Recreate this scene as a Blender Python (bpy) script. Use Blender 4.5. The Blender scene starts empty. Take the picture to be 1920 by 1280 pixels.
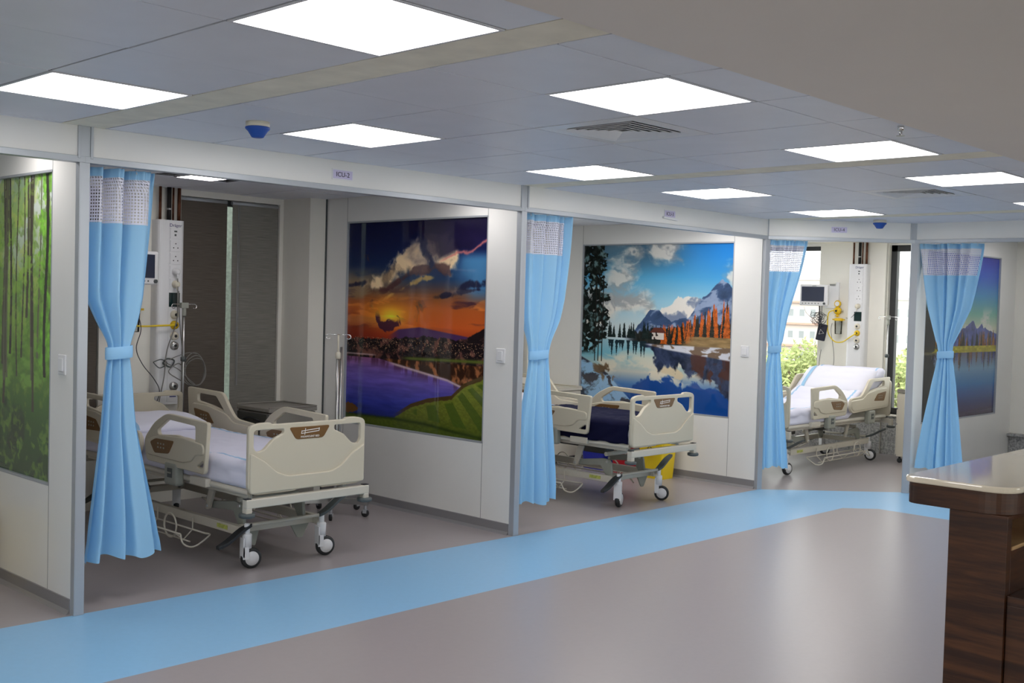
import bpy, bmesh, math, random
import numpy as np
from mathutils import Vector, Matrix
random.seed(7)
S = bpy.context.scene
COL = S.collection
PI = math.pi
R = math.radians

# ---------------------------------------------------------------- camera, world, exposure
H = 2.462                                   # ceiling height
CAM = Vector((-2.62673, -2.345623, 1.643441))
yaw, pitch, roll = 0.761308241, -0.0353146216, 0.0277962309
FPX = 2072.926
Fw = Vector((math.cos(yaw)*math.cos(pitch), math.sin(yaw)*math.cos(pitch), math.sin(pitch)))
r0 = Vector((math.sin(yaw), -math.cos(yaw), 0)); u0 = r0.cross(Fw)
Rt = r0*math.cos(roll) + u0*math.sin(roll)
Up = -r0*math.sin(roll) + u0*math.cos(roll)
cd = bpy.data.cameras.new('camera'); cam = bpy.data.objects.new('camera', cd); COL.objects.link(cam)
cd.sensor_width = 36; cd.sensor_fit = 'HORIZONTAL'; cd.lens = FPX*36/1920
cd.clip_start = 0.05; cd.clip_end = 300
M = Matrix((Rt, Up, -Fw)).transposed().to_4x4(); M.translation = CAM
cam.matrix_world = M
S.camera = cam
S.view_settings.view_transform = 'Standard'
S.view_settings.look = 'None'
S.view_settings.exposure = 1.08
S.view_settings.gamma = 1.0
S.view_settings.use_curve_mapping = False
W = bpy.data.worlds.new('world'); S.world = W; W.use_nodes = True
bgn = W.node_tree.nodes['Background']
bgn.inputs[0].default_value = (1.0, 0.985, 0.975, 1); bgn.inputs[1].default_value = 2.0
PANEL = 4.6                                  # radiance of the ceiling light panels
BAYPANEL = 11.0

# ---------------------------------------------------------------- materials
def lin(c):
    return tuple(((x/255)/12.92 if x/255 <= .04045 else ((x/255+.055)/1.055)**2.4) for x in c)
MATS = {}
def mat(name, rgb, rough=.5, metal=0., spec=.5, noise=0., nscale=40., bump=0., bscale=200., coat=0., trans=0., alpha=1., sheen=0., stretch=None):
    if name in MATS: return MATS[name]
    m = bpy.data.materials.new(name); m.use_nodes = True; MATS[name] = m
    nt = m.node_tree; b = nt.nodes['Principled BSDF']
    c = rgb
    b.inputs['Base Color'].default_value = (*c, 1)
    b.inputs['Roughness'].default_value = rough; b.inputs['Metallic'].default_value = metal
    b.inputs['Specular IOR Level'].default_value = spec
    b.inputs['Coat Weight'].default_value = coat; b.inputs['Coat Roughness'].default_value = .05
    b.inputs['Transmission Weight'].default_value = trans
    b.inputs['Sheen Weight'].default_value = sheen
    b.inputs['Alpha'].default_value = alpha
    if noise or bump:
        tc = nt.nodes.new('ShaderNodeTexCoord'); mp = nt.nodes.new('ShaderNodeMapping')
        nt.links.new(tc.outputs['Object'], mp.inputs[0])
        if stretch: mp.inputs['Scale'].default_value = stretch
    if noise:
        n = nt.nodes.new('ShaderNodeTexNoise'); n.inputs['Scale'].default_value = nscale; n.inputs['Detail'].default_value = 6
        nt.links.new(mp.outputs[0], n.inputs['Vector'])
        r = nt.nodes.new('ShaderNodeValToRGB'); r.color_ramp.elements[0].position = .3; r.color_ramp.elements[1].position = .7
        r.color_ramp.elements[0].color = (*[x*(1-noise) for x in c], 1)
        r.color_ramp.elements[1].color = (*[min(1, x*(1+noise)) for x in c], 1)
        nt.links.new(n.outputs['Fac'], r.inputs[0]); nt.links.new(r.outputs[0], b.inputs['Base Color'])
    if bump:
        n2 = nt.nodes.new('ShaderNodeTexNoise'); n2.inputs['Scale'].default_value = bscale; n2.inputs['Detail'].default_value = 4
        nt.links.new(mp.outputs[0], n2.inputs['Vector'])
        bp = nt.nodes.new('ShaderNodeBump'); bp.inputs['Strength'].default_value = bump; bp.inputs['Distance'].default_value = .01
        nt.links.new(n2.outputs['Fac'], bp.inputs['Height']); nt.links.new(bp.outputs[0], b.inputs['Normal'])
    return m
def emis(name, rgb, s):
    m = bpy.data.materials.new(name); m.use_nodes = True; nt = m.node_tree; nt.nodes.clear()
    e = nt.nodes.new('ShaderNodeEmission'); o = nt.nodes.new('ShaderNodeOutputMaterial')
    e.inputs[0].default_value = (*rgb, 1); e.inputs[1].default_value = s
    nt.links.new(e.outputs[0], o.inputs[0]); MATS[name] = m; return m

m_wall = mat('wall_laminate', lin((228, 227, 224)), .32, noise=.012, nscale=3)
m_wallw = mat('wall_paint', lin((232, 229, 220)), .55, noise=.015, nscale=4)
m_alu = mat('aluminium', lin((176, 180, 186)), .38, metal=.35)
m_alud = mat('aluminium_gap', lin((70, 74, 76)), .5)
m_tile = mat('ceiling_tile', lin((226, 228, 236)), .42, noise=.02, nscale=6, bump=.03, bscale=900)
m_tilegap = mat('ceiling_gap', lin((60, 60, 62)), .8)
m_tbar = mat('ceiling_tbar', lin((44, 45, 47)), .6)
m_strip = mat('ceiling_raw_board', lin((236, 230, 212)), .7, noise=.08, nscale=7)
m_plast = mat('ceiling_plaster', lin((226, 218, 210)), .7, noise=.01, nscale=3)
m_skirt = mat('skirting_vinyl', lin((130, 128, 131)), .4)
m_granite = None
m_white = mat('white_plastic', lin((226, 226, 228)), .3)
m_ivory = mat('bed_ivory_plastic', lin((198, 190, 170)), .33, noise=.01, nscale=5)
m_bedmet = mat('bed_painted_steel', lin((198, 192, 178)), .35)
m_bedgrey = mat('bed_grey_plastic', lin((150, 152, 142)), .4)
m_brown = mat('badge_brown', lin((112, 80, 42)), .35)
m_dark = mat('dark_rubber', lin((38, 40, 42)), .5)
m_black = mat('black_plastic', lin((18, 18, 20)), .4)
m_dgrey = mat('dark_grey_rubber', lin((78, 84, 84)), .5)
m_sheet = mat('white_cotton', lin((222, 222, 234)), .85, bump=.3, bscale=9)
m_navy = mat('navy_blanket', lin((14, 15, 46)), .95, bump=.3, bscale=25, spec=.15)
m_chrome = mat('chrome', (.8, .8, .8), .15, metal=1)
m_steel = mat('brushed_steel', (.55, .55, .54), .3, metal=1)
m_yel = mat('yellow_plastic', lin((236, 205, 30)), .4)
m_yelp = mat('yellow_paint', lin((225, 185, 20)), .35)
m_red = mat('red_plastic', lin((190, 22, 40)), .4)
m_blue = mat('blue_plastic', lin((40, 50, 170)), .4)
m_cap = mat('blue_cover', lin((30, 80, 170)), .5)
m_cream = mat('cream_plastic', lin((215, 208, 190)), .4)
m_copper = mat('copper_pipe', lin((96, 56, 36)), .45, metal=.5, noise=.5, nscale=30)
m_blackpipe = mat('black_pipe_insulation', lin((26, 24, 24)), .7)
m_cable = mat('grey_cable', lin((130, 128, 124)), .5)
m_cabled = mat('dark_cable', lin((60, 60, 64)), .5)
m_lock = mat('locker_grey', lin((138, 134, 126)), .45)
m_lockd = mat('locker_dark', lin((70, 70, 66)), .45)
m_lockw = mat('locker_ivory', lin((206, 200, 184)), .4)
m_text = mat('ink_navy', lin((36, 40, 110)), .5)
m_textd = mat('ink_dark', lin((40, 34, 60)), .5)
m_textw = mat('ink_white', lin((235, 232, 226)), .5)
m_lav = mat('label_lavender', lin((205, 198, 226)), .5)
m_screen = mat('monitor_screen', lin((52, 58, 76)), .2)
m_stone = mat('counter_quartz', lin((226, 214, 194)), .05, coat=.5)
m_frame = mat('window_frame_dark', lin((48, 50, 52)), .5)
m_lightw = emis('panel_diffuser', (1, .975, .97), PANEL)
m_lightb = emis('bay_panel_diffuser', (1, .95, .93), BAYPANEL)
m_lightc = emis('bay_spot_diffuser', (1, .96, .94), BAYPANEL*.72)
m_fill = emis('bay_fill_diffuser', (1, .95, .90), BAYPANEL*.54)
m_rim = mat('light_rim', lin((215, 215, 220)), .4)

def blind_mat(name, rgb):
    m = mat(name, rgb, .85); nt = m.node_tree; b = nt.nodes['Principled BSDF']
    tc = nt.nodes.new('ShaderNodeTexCoord'); mp = nt.nodes.new('ShaderNodeMapping'); mp.inputs['Scale'].default_value = (6, 6, 260)
    n = nt.nodes.new('ShaderNodeTexNoise'); n.inputs['Scale'].default_value = 1; n.inputs['Detail'].default_value = 3
    r = nt.nodes.new('ShaderNodeValToRGB'); r.color_ramp.elements[0].position = .3; r.color_ramp.elements[1].position = .7
    r.color_ramp.elements[0].color = (*[x*.72 for x in rgb], 1); r.color_ramp.elements[1].color = (*[x*1.2 for x in rgb], 1)
    nt.links.new(tc.outputs['Object'], mp.inputs[0]); nt.links.new(mp.outputs[0], n.inputs['Vector'])
    nt.links.new(n.outputs['Fac'], r.inputs[0]); nt.links.new(r.outputs[0], b.inputs['Base Color'])
    return m
m_blind = blind_mat('roller_blind_brown', lin((92, 84, 76)))
m_blind_lit = blind_mat('roller_blind_lit', lin((132, 129, 122)))  # same blind material, the light on it put into a lighter colour

def granite():
    m = mat('granite', lin((120, 120, 122)), .25); nt = m.node_tree; b = nt.nodes['Principled BSDF']
    tc = nt.nodes.new('ShaderNodeTexCoord'); v = nt.nodes.new('ShaderNodeTexVoronoi'); v.inputs['Scale'].default_value = 70
    n = nt.nodes.new('ShaderNodeTexNoise'); n.inputs['Scale'].default_value = 45; n.inputs['Detail'].default_value = 5
    r = nt.nodes.new('ShaderNodeValToRGB'); e = r.color_ramp.elements
    e[0].position = .36; e[0].color = (*lin((128, 129, 131)), 1); e[1].position = .62; e[1].color = (*lin((172, 171, 170)), 1)
    mx = nt.nodes.new('ShaderNodeMix'); mx.data_type = 'RGBA'; mx.blend_type = 'OVERLAY'; mx.inputs[0].default_value = .22
    nt.links.new(tc.outputs['Object'], v.inputs['Vector']); nt.links.new(tc.outputs['Object'], n.inputs['Vector'])
    nt.links.new(n.outputs['Fac'], r.inputs[0]); nt.links.new(r.outputs[0], mx.inputs[6])
    bw = nt.nodes.new('ShaderNodeRGBToBW'); nt.links.new(v.outputs['Color'], bw.inputs[0]); nt.links.new(bw.outputs[0], mx.inputs[7])
    nt.links.new(mx.outputs[2], b.inputs['Base Color']); return m
m_granite = granite()

def floor_mat(name, rgb, amt, rough=.16):
    m = mat(name, rgb, rough); nt = m.node_tree; b = nt.nodes['Principled BSDF']
    tc = nt.nodes.new('ShaderNodeTexCoord')
    n = nt.nodes.new('ShaderNodeTexNoise'); n.inputs['Scale'].default_value = 28; n.inputs['Detail'].default_value = 2
    n2 = nt.nodes.new('ShaderNodeTexNoise'); n2.inputs['Scale'].default_value = 1.4; n2.inputs['Detail'].default_value = 4
    r = nt.nodes.new('ShaderNodeValToRGB'); r.color_ramp.elements[0].position = .35; r.color_ramp.elements[1].position = .65
    r.color_ramp.elements[0].color = (*[x*(1-amt) for x in rgb], 1); r.color_ramp.elements[1].color = (*[x*(1+amt) for x in rgb], 1)
    nt.links.new(tc.outputs['Object'], n.inputs['Vector']); nt.links.new(tc.outputs['Object'], n2.inputs['Vector'])
    nt.links.new(n.outputs['Fac'], r.inputs[0]); nt.links.new(r.outputs[0], b.inputs['Base Color'])
    return m
m_floor = floor_mat('vinyl_grey', lin((152, 145, 146)), .012, .33)
m_floorb = floor_mat('vinyl_blue', lin((133, 180, 216)), .012, .33)

def wood_mat(name, a, bcol, scale=(1, 1, 14), rough=.35):
    m = mat(name, a, rough); nt = m.node_tree; b = nt.nodes['Principled BSDF']
    tc = nt.nodes.new('ShaderNodeTexCoord'); mp = nt.nodes.new('ShaderNodeMapping'); mp.inputs['Scale'].default_value = scale
    n = nt.nodes.new('ShaderNodeTexNoise'); n.inputs['Scale'].default_value = 1.6; n.inputs['Detail'].default_value = 8; n.inputs['Distortion'].default_value = 1.2
    n2 = nt.nodes.new('ShaderNodeTexNoise'); n2.inputs['Scale'].default_value = 14; n2.inputs['Detail'].default_value = 4
    r = nt.nodes.new('ShaderNodeValToRGB'); e = r.color_ramp.elements; e[0].position = .36; e[0].color = (*a, 1); e[1].position = .7; e[1].color = (*bcol, 1)
    mx = nt.nodes.new('ShaderNodeMath'); mx.operation = 'MULTIPLY_ADD'; mx.inputs[1].default_value = .3
    ad = nt.nodes.new('ShaderNodeMath'); ad.operation = 'SUBTRACT'; ad.inputs[1].default_value = .15
    nt.links.new(tc.outputs['Object'], mp.inputs[0]); nt.links.new(mp.outputs[0], n.inputs['Vector']); nt.links.new(mp.outputs[0], n2.inputs['Vector'])
    nt.links.new(n2.outputs['Fac'], mx.inputs[0]); nt.links.new(n.outputs['Fac'], mx.inputs[2]); nt.links.new(mx.outputs[0], ad.inputs[0])
    nt.links.new(ad.outputs[0], r.inputs[0]); nt.links.new(r.outputs[0], b.inputs['Base Color']); return m
m_wood = wood_mat('walnut_laminate', lin((46, 23, 12)), lin((88, 52, 28)))
m_woodl = wood_mat('shelf_wood', lin((150, 110, 70)), lin((200, 165, 120)))

def glass_mat(name, tint=(1, 1, 1), refl=.12, rough=.02):
    m = bpy.data.materials.new(name); m.use_nodes = True; nt = m.node_tree; nt.nodes.clear()
    o = nt.nodes.new('ShaderNodeOutputMaterial'); t = nt.nodes.new('ShaderNodeBsdfTransparent'); g = nt.nodes.new('ShaderNodeBsdfGlossy')
    x = nt.nodes.new('ShaderNodeMixShader'); fr = nt.nodes.new('ShaderNodeFresnel'); fr.inputs[0].default_value = 1.45
    t.inputs[0].default_value = (*tint, 1); g.inputs['Roughness'].default_value = rough
    nt.links.new(fr.outputs[0], x.inputs[0]); nt.links.new(t.outputs[0], x.inputs[1]); nt.links.new(g.outputs[0], x.inputs[2])
    nt.links.new(x.outputs[0], o.inputs[0]); MATS[name] = m; return m
m_glass = glass_mat('window_glass', (.93, .96, .95))
m_jar = glass_mat('clear_jar', (.86, .88, .88))

def cloth_mat():
    rgb = lin((162, 213, 248))
    m = mat('curtain_blue', rgb, .62, sheen=.0); nt = m.node_tree; b = nt.nodes['Principled BSDF']
    tc = nt.nodes.new('ShaderNodeTexCoord'); n = nt.nodes.new('ShaderNodeTexNoise'); n.inputs['Scale'].default_value = 400
    bp = nt.nodes.new('ShaderNodeBump'); bp.inputs['Strength'].default_value = .1; bp.inputs['Distance'].default_value = .002
    nt.links.new(tc.outputs['Object'], n.inputs['Vector']); nt.links.new(n.outputs['Fac'], bp.inputs['Height']); nt.links.new(bp.outputs[0], b.inputs['Normal'])
    # thin cloth lets a little light through
    tr = nt.nodes.new('ShaderNodeBsdfTranslucent'); tr.inputs[0].default_value = (*rgb, 1)
    x = nt.nodes.new('ShaderNodeMixShader'); x.inputs[0].default_value = .25; o = nt.nodes['Material Output']
    nt.links.new(b.outputs[0], x.inputs[1]); nt.links.new(tr.outputs[0], x.inputs[2]); nt.links.new(x.outputs[0], o.inputs[0])
    return m
m_cloth = cloth_mat()
def net_mat():
    m = bpy.data.materials.new('curtain_net'); m.use_nodes = True; nt = m.node_tree; b = nt.nodes['Principled BSDF']
    b.inputs['Base Color'].default_value = (*lin((222, 222, 236)), 1); b.inputs['Roughness'].default_value = .8
    uv = nt.nodes.new('ShaderNodeUVMap'); uv.uv_map = 'UVMap'
    sp = nt.nodes.new('ShaderNodeSeparateXYZ'); nt.links.new(uv.outputs[0], sp.inputs[0])
    outs = []
    for k in (0, 1):
        a = nt.nodes.new('ShaderNodeMath'); a.operation = 'MULTIPLY'; a.inputs[1].default_value = 1/.0165
        f = nt.nodes.new('ShaderNodeMath'); f.operation = 'FRACT'; g = nt.nodes.new('ShaderNodeMath'); g.operation = 'LESS_THAN'; g.inputs[1].default_value = .5
        nt.links.new(sp.outputs[k], a.inputs[0]); nt.links.new(a.outputs[0], f.inputs[0]); nt.links.new(f.outputs[0], g.inputs[0]); outs.append(g)
    mx = nt.nodes.new('ShaderNodeMath'); mx.operation = 'MAXIMUM'
    nt.links.new(outs[0].outputs[0], mx.inputs[0]); nt.links.new(outs[1].outputs[0], mx.inputs[1])
    nt.links.new(mx.outputs[0], b.inputs['Alpha']); return m
m_net = net_mat()
def vcol_mat(name, rough=.06, coat=.5, spec=.5):
    m = bpy.data.materials.new(name); m.use_nodes = True; nt = m.node_tree; b = nt.nodes['Principled BSDF']
    a = nt.nodes.new('ShaderNodeAttribute'); a.attribute_name = 'picture'; nt.links.new(a.outputs['Color'], b.inputs['Base Color'])
    b.inputs['Roughness'].default_value = rough; b.inputs['Specular IOR Level'].default_value = spec
    return m
m_pic = vcol_mat('printed_glass', .03)

# ---------------------------------------------------------------- geometry helpers
def setp(o, label=None, cat=None, group=None, kind=None):
    if label: o['label'] = label
    if cat: o['category'] = cat
    if group: o['group'] = group
    if kind: o['kind'] = kind
    return o
def empty(name, loc, rz=0, label=None, cat=None, group=None):
    o = bpy.data.objects.new(name, None); COL.objects.link(o); o.empty_display_size = .1
    o.location = loc; o.rotation_euler = (0, 0, rz); return setp(o, label, cat, group)
def obj(name, bm, m, parent=None, bevel=0., smooth=False, loc=None, seg=2):
    me = bpy.data.meshes.new(name)
    if isinstance(bm, bmesh.types.BMesh):
        bmesh.ops.recalc_face_normals(bm, faces=bm.faces[:]); bm.to_mesh(me); bm.free()
    else: me = bm
    ms = m if isinstance(m, (list, tuple)) else [m]
    for x in ms: me.materials.append(x)
    o = bpy.data.objects.new(name, me); COL.objects.link(o)
    if parent: o.parent = parent
    if loc is not None: o.location = loc
    if smooth:
        for p in me.polygons: p.use_smooth = True
    if bevel:
        b = o.modifiers.new('bevel', 'BEVEL'); b.width = bevel; b.segments = seg; b.limit_method = 'ANGLE'; b.angle_limit = R(40)
    return o
def NB(): return bmesh.new()
def box(bm, a, b, rot=None, mi=0):
    vs = [bm.verts.new((x, y, z)) for x in (a[0], b[0]) for y in (a[1], b[1]) for z in (a[2], b[2])]
    F = [(0, 1, 3, 2), (4, 6, 7, 5), (0, 4, 5, 1), (2, 3, 7, 6), (0, 2, 6, 4), (1, 5, 7, 3)]
    for f in F:
        fc = bm.faces.new([vs[i] for i in f]); fc.material_index = mi
    if rot is not None:
        c = Vector(((a[0]+b[0])/2, (a[1]+b[1])/2, (a[2]+b[2])/2))
        for v in vs: v.co = c + rot @ (v.co-c)
    return vs
def frame_of(d):
    d = d.normalized(); t = Vector((0, 0, 1)) if abs(d.z) < .9 else Vector((1, 0, 0))
    a = d.cross(t).normalized(); return a, d.cross(a).normalized()
def tube(bm, pts, r, seg=10, cap=True, closed=False, mi=0):
    pts = [Vector(p) for p in pts]; n = len(pts); rings = []
    a0 = None
    for i, p in enumerate(pts):
        if closed: d = pts[(i+1) % n]-pts[i-1]
        else: d = pts[min(i+1, n-1)]-pts[max(i-1, 0)]
        if d.length < 1e-9: d = Vector((0, 0, 1))
        d.normalize()
        if a0 is None: a, b = frame_of(d)
        else:
            a = (a0-d*a0.dot(d)); a = a.normalized() if a.length > 1e-6 else frame_of(d)[0]; b = d.cross(a)
        a0 = a
        rr = r[i] if isinstance(r, (list, tuple)) else r
        rings.append([bm.verts.new(p+(a*math.cos(t)+b*math.sin(t))*rr) for t in [2*PI*k/seg for k in range(seg)]])
    m = n if closed else n-1
    for i in range(m):
        A, B = rings[i], rings[(i+1) % n]
        for k in range(seg):
            f = bm.faces.new((A[k], A[(k+1) % seg], B[(k+1) % seg], B[k])); f.smooth = True; f.material_index = mi
    if cap and not closed:
        bm.faces.new(rings[0][::-1]).material_index = mi; bm.faces.new(rings[-1]).material_index = mi
def cyl(bm, p, q, r, seg=20, mi=0): tube(bm, [p, q], r, seg, mi=mi)
def lathe(bm, prof, c=(0, 0, 0), seg=24, axis='z', mi=0):
    rings = []
    for (r, z) in prof:
        ring = []
        for k in range(seg):
            t = 2*PI*k/seg; x, y = r*math.cos(t), r*math.sin(t)
            v = {'z': (x, y, z), 'x': (z, x, y), 'y': (x, z, y)}[axis]
            ring.append(bm.verts.new((c[0]+v[0], c[1]+v[1], c[2]+v[2])))
        rings.append(ring)
    for i in range(len(rings)-1):
        for k in range(seg):
            f = bm.faces.new((rings[i][k], rings[i][(k+1) % seg], rings[i+1][(k+1) % seg], rings[i+1][k])); f.smooth = True; f.material_index = mi
    bm.faces.new(rings[0][::-1]).material_index = mi; bm.faces.new(rings[-1]).material_index = mi
def prism(bm, pts, z0, z1, mi=0):
    lo = [bm.verts.new((x, y, z0)) for x, y in pts]; hi = [bm.verts.new((x, y, z1)) for x, y in pts]
    bm.faces.new(lo[::-1]).material_index = mi; bm.faces.new(hi).material_index = mi
    n = len(pts)
    for i in range(n): bm.faces.new((lo[i], lo[(i+1) % n], hi[(i+1) % n], hi[i])).material_index = mi
def rounded(pts, r=.02, n=5):
    out = []; N = len(pts)
    for i, p in enumerate(pts):
        rr = p[2] if len(p) > 2 else r
        p0 = Vector(p[:2]); a = Vector(pts[i-1][:2])-p0; b = Vector(pts[(i+1) % N][:2])-p0
        la, lb = a.length, b.length
        if la < 1e-6 or lb < 1e-6: continue
        d = min(rr, la*.48, lb*.48); A = p0+a/la*d; B = p0+b/lb*d
        for k in range(n+1):
            t = k/n; q = A*(1-t)**2+p0*2*t*(1-t)+B*t*t; out.append((q.x, q.y))
    return out
def spline(pts, n=8, closed=False):
    P = [Vector(p) for p in pts]; N = len(P); out = []
    rng = range(N if closed else N-1)
    for i in rng:
        g = (lambda k: P[k % N]) if closed else (lambda k: P[max(0, min(N-1, k))])
        a, b, c, d = g(i-1), g(i), g(i+1), g(i+2)
        for k in range(n):
            t = k/n; out.append(.5*((2*b)+(c-a)*t+(2*a-5*b+4*c-d)*t*t+(3*b-a-3*c+d)*t**3))
    if not closed: out.append(P[-1])
    return out
def curve_mesh(loops, thick, bev):
    cu = bpy.data.curves.new('c', 'CURVE'); cu.dimensions = '2D'; cu.fill_mode = 'BOTH'
    cu.extrude = max(.0005, thick/2-bev); cu.bevel_depth = bev; cu.bevel_resolution = 2; cu.offset = -bev
    for L in loops:
        s = cu.splines.new('POLY'); s.points.add(len(L)-1); s.use_cyclic_u = True
        for i, p in enumerate(L): s.points[i].co = (p[0], p[1], 0, 1)
    o = bpy.data.objects.new('c', cu); COL.objects.link(o); bpy.context.view_layer.update()
    dg = bpy.context.evaluated_depsgraph_get(); me = bpy.data.meshes.new_from_object(o.evaluated_get(dg))
    bpy.data.objects.remove(o); me.materials.clear(); return me
AX = {'xz': Matrix(((1, 0, 0, 0), (0, 0, 1, 0), (0, 1, 0, 0), (0, 0, 0, 1))),    # a->x b->z c->y
      'yz': Matrix(((0, 0, 1, 0), (1, 0, 0, 0), (0, 1, 0, 0), (0, 0, 0, 1))),    # a->y b->z c->x
      'xy': Matrix.Identity(4)}
def plate(name, outer, holes, thick, bev, m, parent, plane='xz', at=0., r=.02, smooth=False, hr=.02):
    me = curve_mesh([rounded(outer, r)]+[rounded(h, hr) for h in holes], thick, bev)
    me.transform(AX[plane]); off = {'xz': (0, at, 0), 'yz': (at, 0, 0), 'xy': (0, 0, at)}[plane]
    me.transform(Matrix.Translation(off))
    bm = bmesh.new(); bm.from_mesh(me); bpy.data.meshes.remove(me); bmesh.ops.remove_doubles(bm, verts=bm.verts[:], dist=1e-5)
    return obj(name, bm, m, parent)
def text(name, s, size, m, parent, mw, depth=.0006, ax='CENTER'):
    cu = bpy.data.curves.new('t', 'FONT'); cu.body = s; cu.size = size; cu.extrude = depth; cu.align_x = ax; cu.align_y = 'CENTER'; cu.resolution_u = 3
    o = bpy.data.objects.new('t', cu); COL.objects.link(o); bpy.context.view_layer.update()
    dg = bpy.context.evaluated_depsgraph_get(); me = bpy.data.meshes.new_from_object(o.evaluated_get(dg)); bpy.data.objects.remove(o)
    me.materials.clear(); me.transform(mw); ob = obj(name, me, m, parent); return ob
def merge(o, others):
    bm = bmesh.new(); bm.from_mesh(o.data)
    for q in others:
        k = len(o.data.materials)
        for m_ in q.data.materials: o.data.materials.append(m_)
        n0 = len(bm.faces); bm.from_mesh(q.data); bm.faces.ensure_lookup_table()
        for f in bm.faces[n0:]: f.material_index += k
        bpy.data.objects.remove(q)
    bm.to_mesh(o.data); bm.free(); return o
def facing(pos, rz):      # text standing upright, readable from local -y turned by rz
    return Matrix.Translation(pos) @ Matrix.Rotation(rz, 4, 'Z') @ Matrix.Rotation(PI/2, 4, 'X')
def struct(name, bm, m, bevel=0., parent=None):
    o = obj(name, bm, m, parent, bevel)
    if not parent: o['kind'] = 'structure'
    return o
def dup(o, parent=None):
    c = o.copy(); COL.objects.link(c)
    if parent: c.parent = parent
    for ch in list(o.children): dup(ch, c)
    return c
def dup_thing(o, loc, rz, label, group=None):
    c = dup(o); c.location = loc; c.rotation_euler = (0, 0, rz); c['label'] = label
    if group: c['group'] = group
    return c

# ================================================================ SETTING
# front line of the bays: post positions
P1 = (-.10, 3.06); P2 = (3.03, 2.98); P3 = (6.245, 2.95); P4 = (7.19, 1.98)
BACK = 5.58; XR = 9.70
# ---- floor
bm = NB()
def poly(bm, pts, z, mi):
    f = bm.faces.new([bm.verts.new((x, y, z)) for x, y in pts]); f.material_index = mi
up = [(-6, 3.14), (-.477, 3.068), (3.064, 2.948), (6.232, 2.934), (7.20, 2.0), (7.22, -6)]
lo = [(-6, 2.06), (-.468, 2.037), (2.088, 2.025), (5.98, 1.978), (6.19, 1.76), (6.21, -6)]
for i in range(5): poly(bm, [lo[i], lo[i+1], up[i+1], up[i]], 0, 1)
poly(bm, [(-6, -6), (6.21, -6), lo[4], lo[3], lo[2], lo[1], lo[0]], 0, 0)
poly(bm, [up[0], up[1], up[2], up[3], (6.232, 6), (-6, 6)], 0, 0)
poly(bm, [up[3], up[4], (10.2, 2.0), (10.2, 6), (6.232, 6)], 0, 0)
poly(bm, [(7.22, -6), (10.2, -6), (10.2, 2.0), up[4]], 0, 0)
bmesh.ops.remove_doubles(bm, verts=bm.verts[:], dist=1e-4)
fl = struct('floor', bm, [m_floor, m_floorb])

# ---- ceiling: 600 mm tiles in blocks of five, raw strips between, plaster in front
T = .6; w = .2216; YP = -.235
blocks = [(-w-3.0-w-3.0), (-w-3.0), 0.0, 3.0+w, 6.0+2*w, 9.0+3*w]
LIGHTS = {}; VENTS = []
for bi, x0 in enumerate(blocks):
    for c in (1, 4):
        for r_ in (0, 3): LIGHTS[(bi, c, r_)] = (x0+c*T, r_*T)
for bi in (2, 3): VENTS.append((bi, 2, 1))
# tile positions left without a light (inside the bays or right of the far beam)
skip = {(4, 1, 3), (4, 4, 3), (4, 4, 0), (5, 1, 0), (5, 4, 0), (5, 1, 3), (5, 4, 3), (0, 1, 0), (0, 1, 3)}
for k in skip: LIGHTS.pop(k, None)
bm = NB()
for bi, x0 in enumerate(blocks):
    for c in range(5):
        for r_ in range(-1, 10):
            if (bi, c, r_) in LIGHTS or (bi, c, r_) in VENTS: continue
            xa, ya = x0+c*T, r_*T
            if xa > 10.2 or (bi == 2 and (c, r_) == (2, 7)): continue
            y0 = max(ya, YP+.003); y1 = ya+T-.004
            if y1 <= y0: continue
            dz = random.uniform(-.0012, .0012)
            box(bm, (xa+.0055, y0+.0015, H-.001+dz), (xa+T-.0055, y1-.0015, H+.012), mi=0)
for x0 in blocks[1:]:
    box(bm, (x0-w+.003, YP, H-.0005), (x0-.003, 6, H+.01), mi=1)
# T-bars seen in the joints
for x0 in blocks:
    for c in range(6): box(bm, (x0+c*T-.007, YP, H+.004), (x0+c*T+.007, 6, H+.008), mi=2)
for r_ in range(0, 11): box(bm, (-6, r_*T-.007, H+.004), (10.2, r_*T+.007, H+.009), mi=2)
box(bm, (-6, YP, H+.0285), (10.2, 6, H+.05), mi=3)
box(bm, (-6, -6, H-.006), (10.2, YP, H+.05), mi=4)
struct('ceiling', bm, [m_tile, m_strip, m_tbar, m_tilegap, m_plast])

# ---- fascia beams and posts
FT = .055
def beam(name, a, b, z0=2.28, mi_rail=.032):
    a = Vector((*a, 0)); b = Vector((*b, 0)); d = (b-a); L = d.length; ang = math.atan2(d.y, d.x)
    bm = NB()
    box(bm, (0, -.02, z0+mi_rail), (L, .02, H), mi=0)
    box(bm, (0, -.0275, z0), (L, .0275, z0+mi_rail), mi=1)
    o = struct(name, bm, [m_wall, m_alu], .002); o.location = a; o.rotation_euler = (0, 0, ang); return o
beam('trim_1', (-5.5, 3.16), P1); beam('trim_2', P1, P2); beam('trim_3', P2, P3); beam('trim_4', P3, P4); beam('trim_5', P4, (7.24, -5.5))
def post(name, p, rz=0, wd=.05):
    bm = NB()
    box(bm, (-wd/2, -wd/2, 0), (wd/2, wd/2, H), mi=0)
    box(bm, (-wd/2-.014, -wd/2-.006, 2.30), (-wd/2, wd/2, H), mi=0)
    box(bm, (wd/2, -wd/2-.006, 2.30), (wd/2+.014, wd/2, H), mi=0)
    box(bm, (-wd/2-.004, -wd/2-.001, 0), (-wd/2, -wd/2+.012, 2.29), mi=1)
    o = struct(name, bm, [m_alu, m_alu], .002); o.location = (*p, 0); o.rotation_euler = (0, 0, rz); return o
post('trim_6', P1); post('trim_7', P2); post('trim_8', P3, R(-20)); post('trim_9', P4, R(-60), .06)

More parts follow.
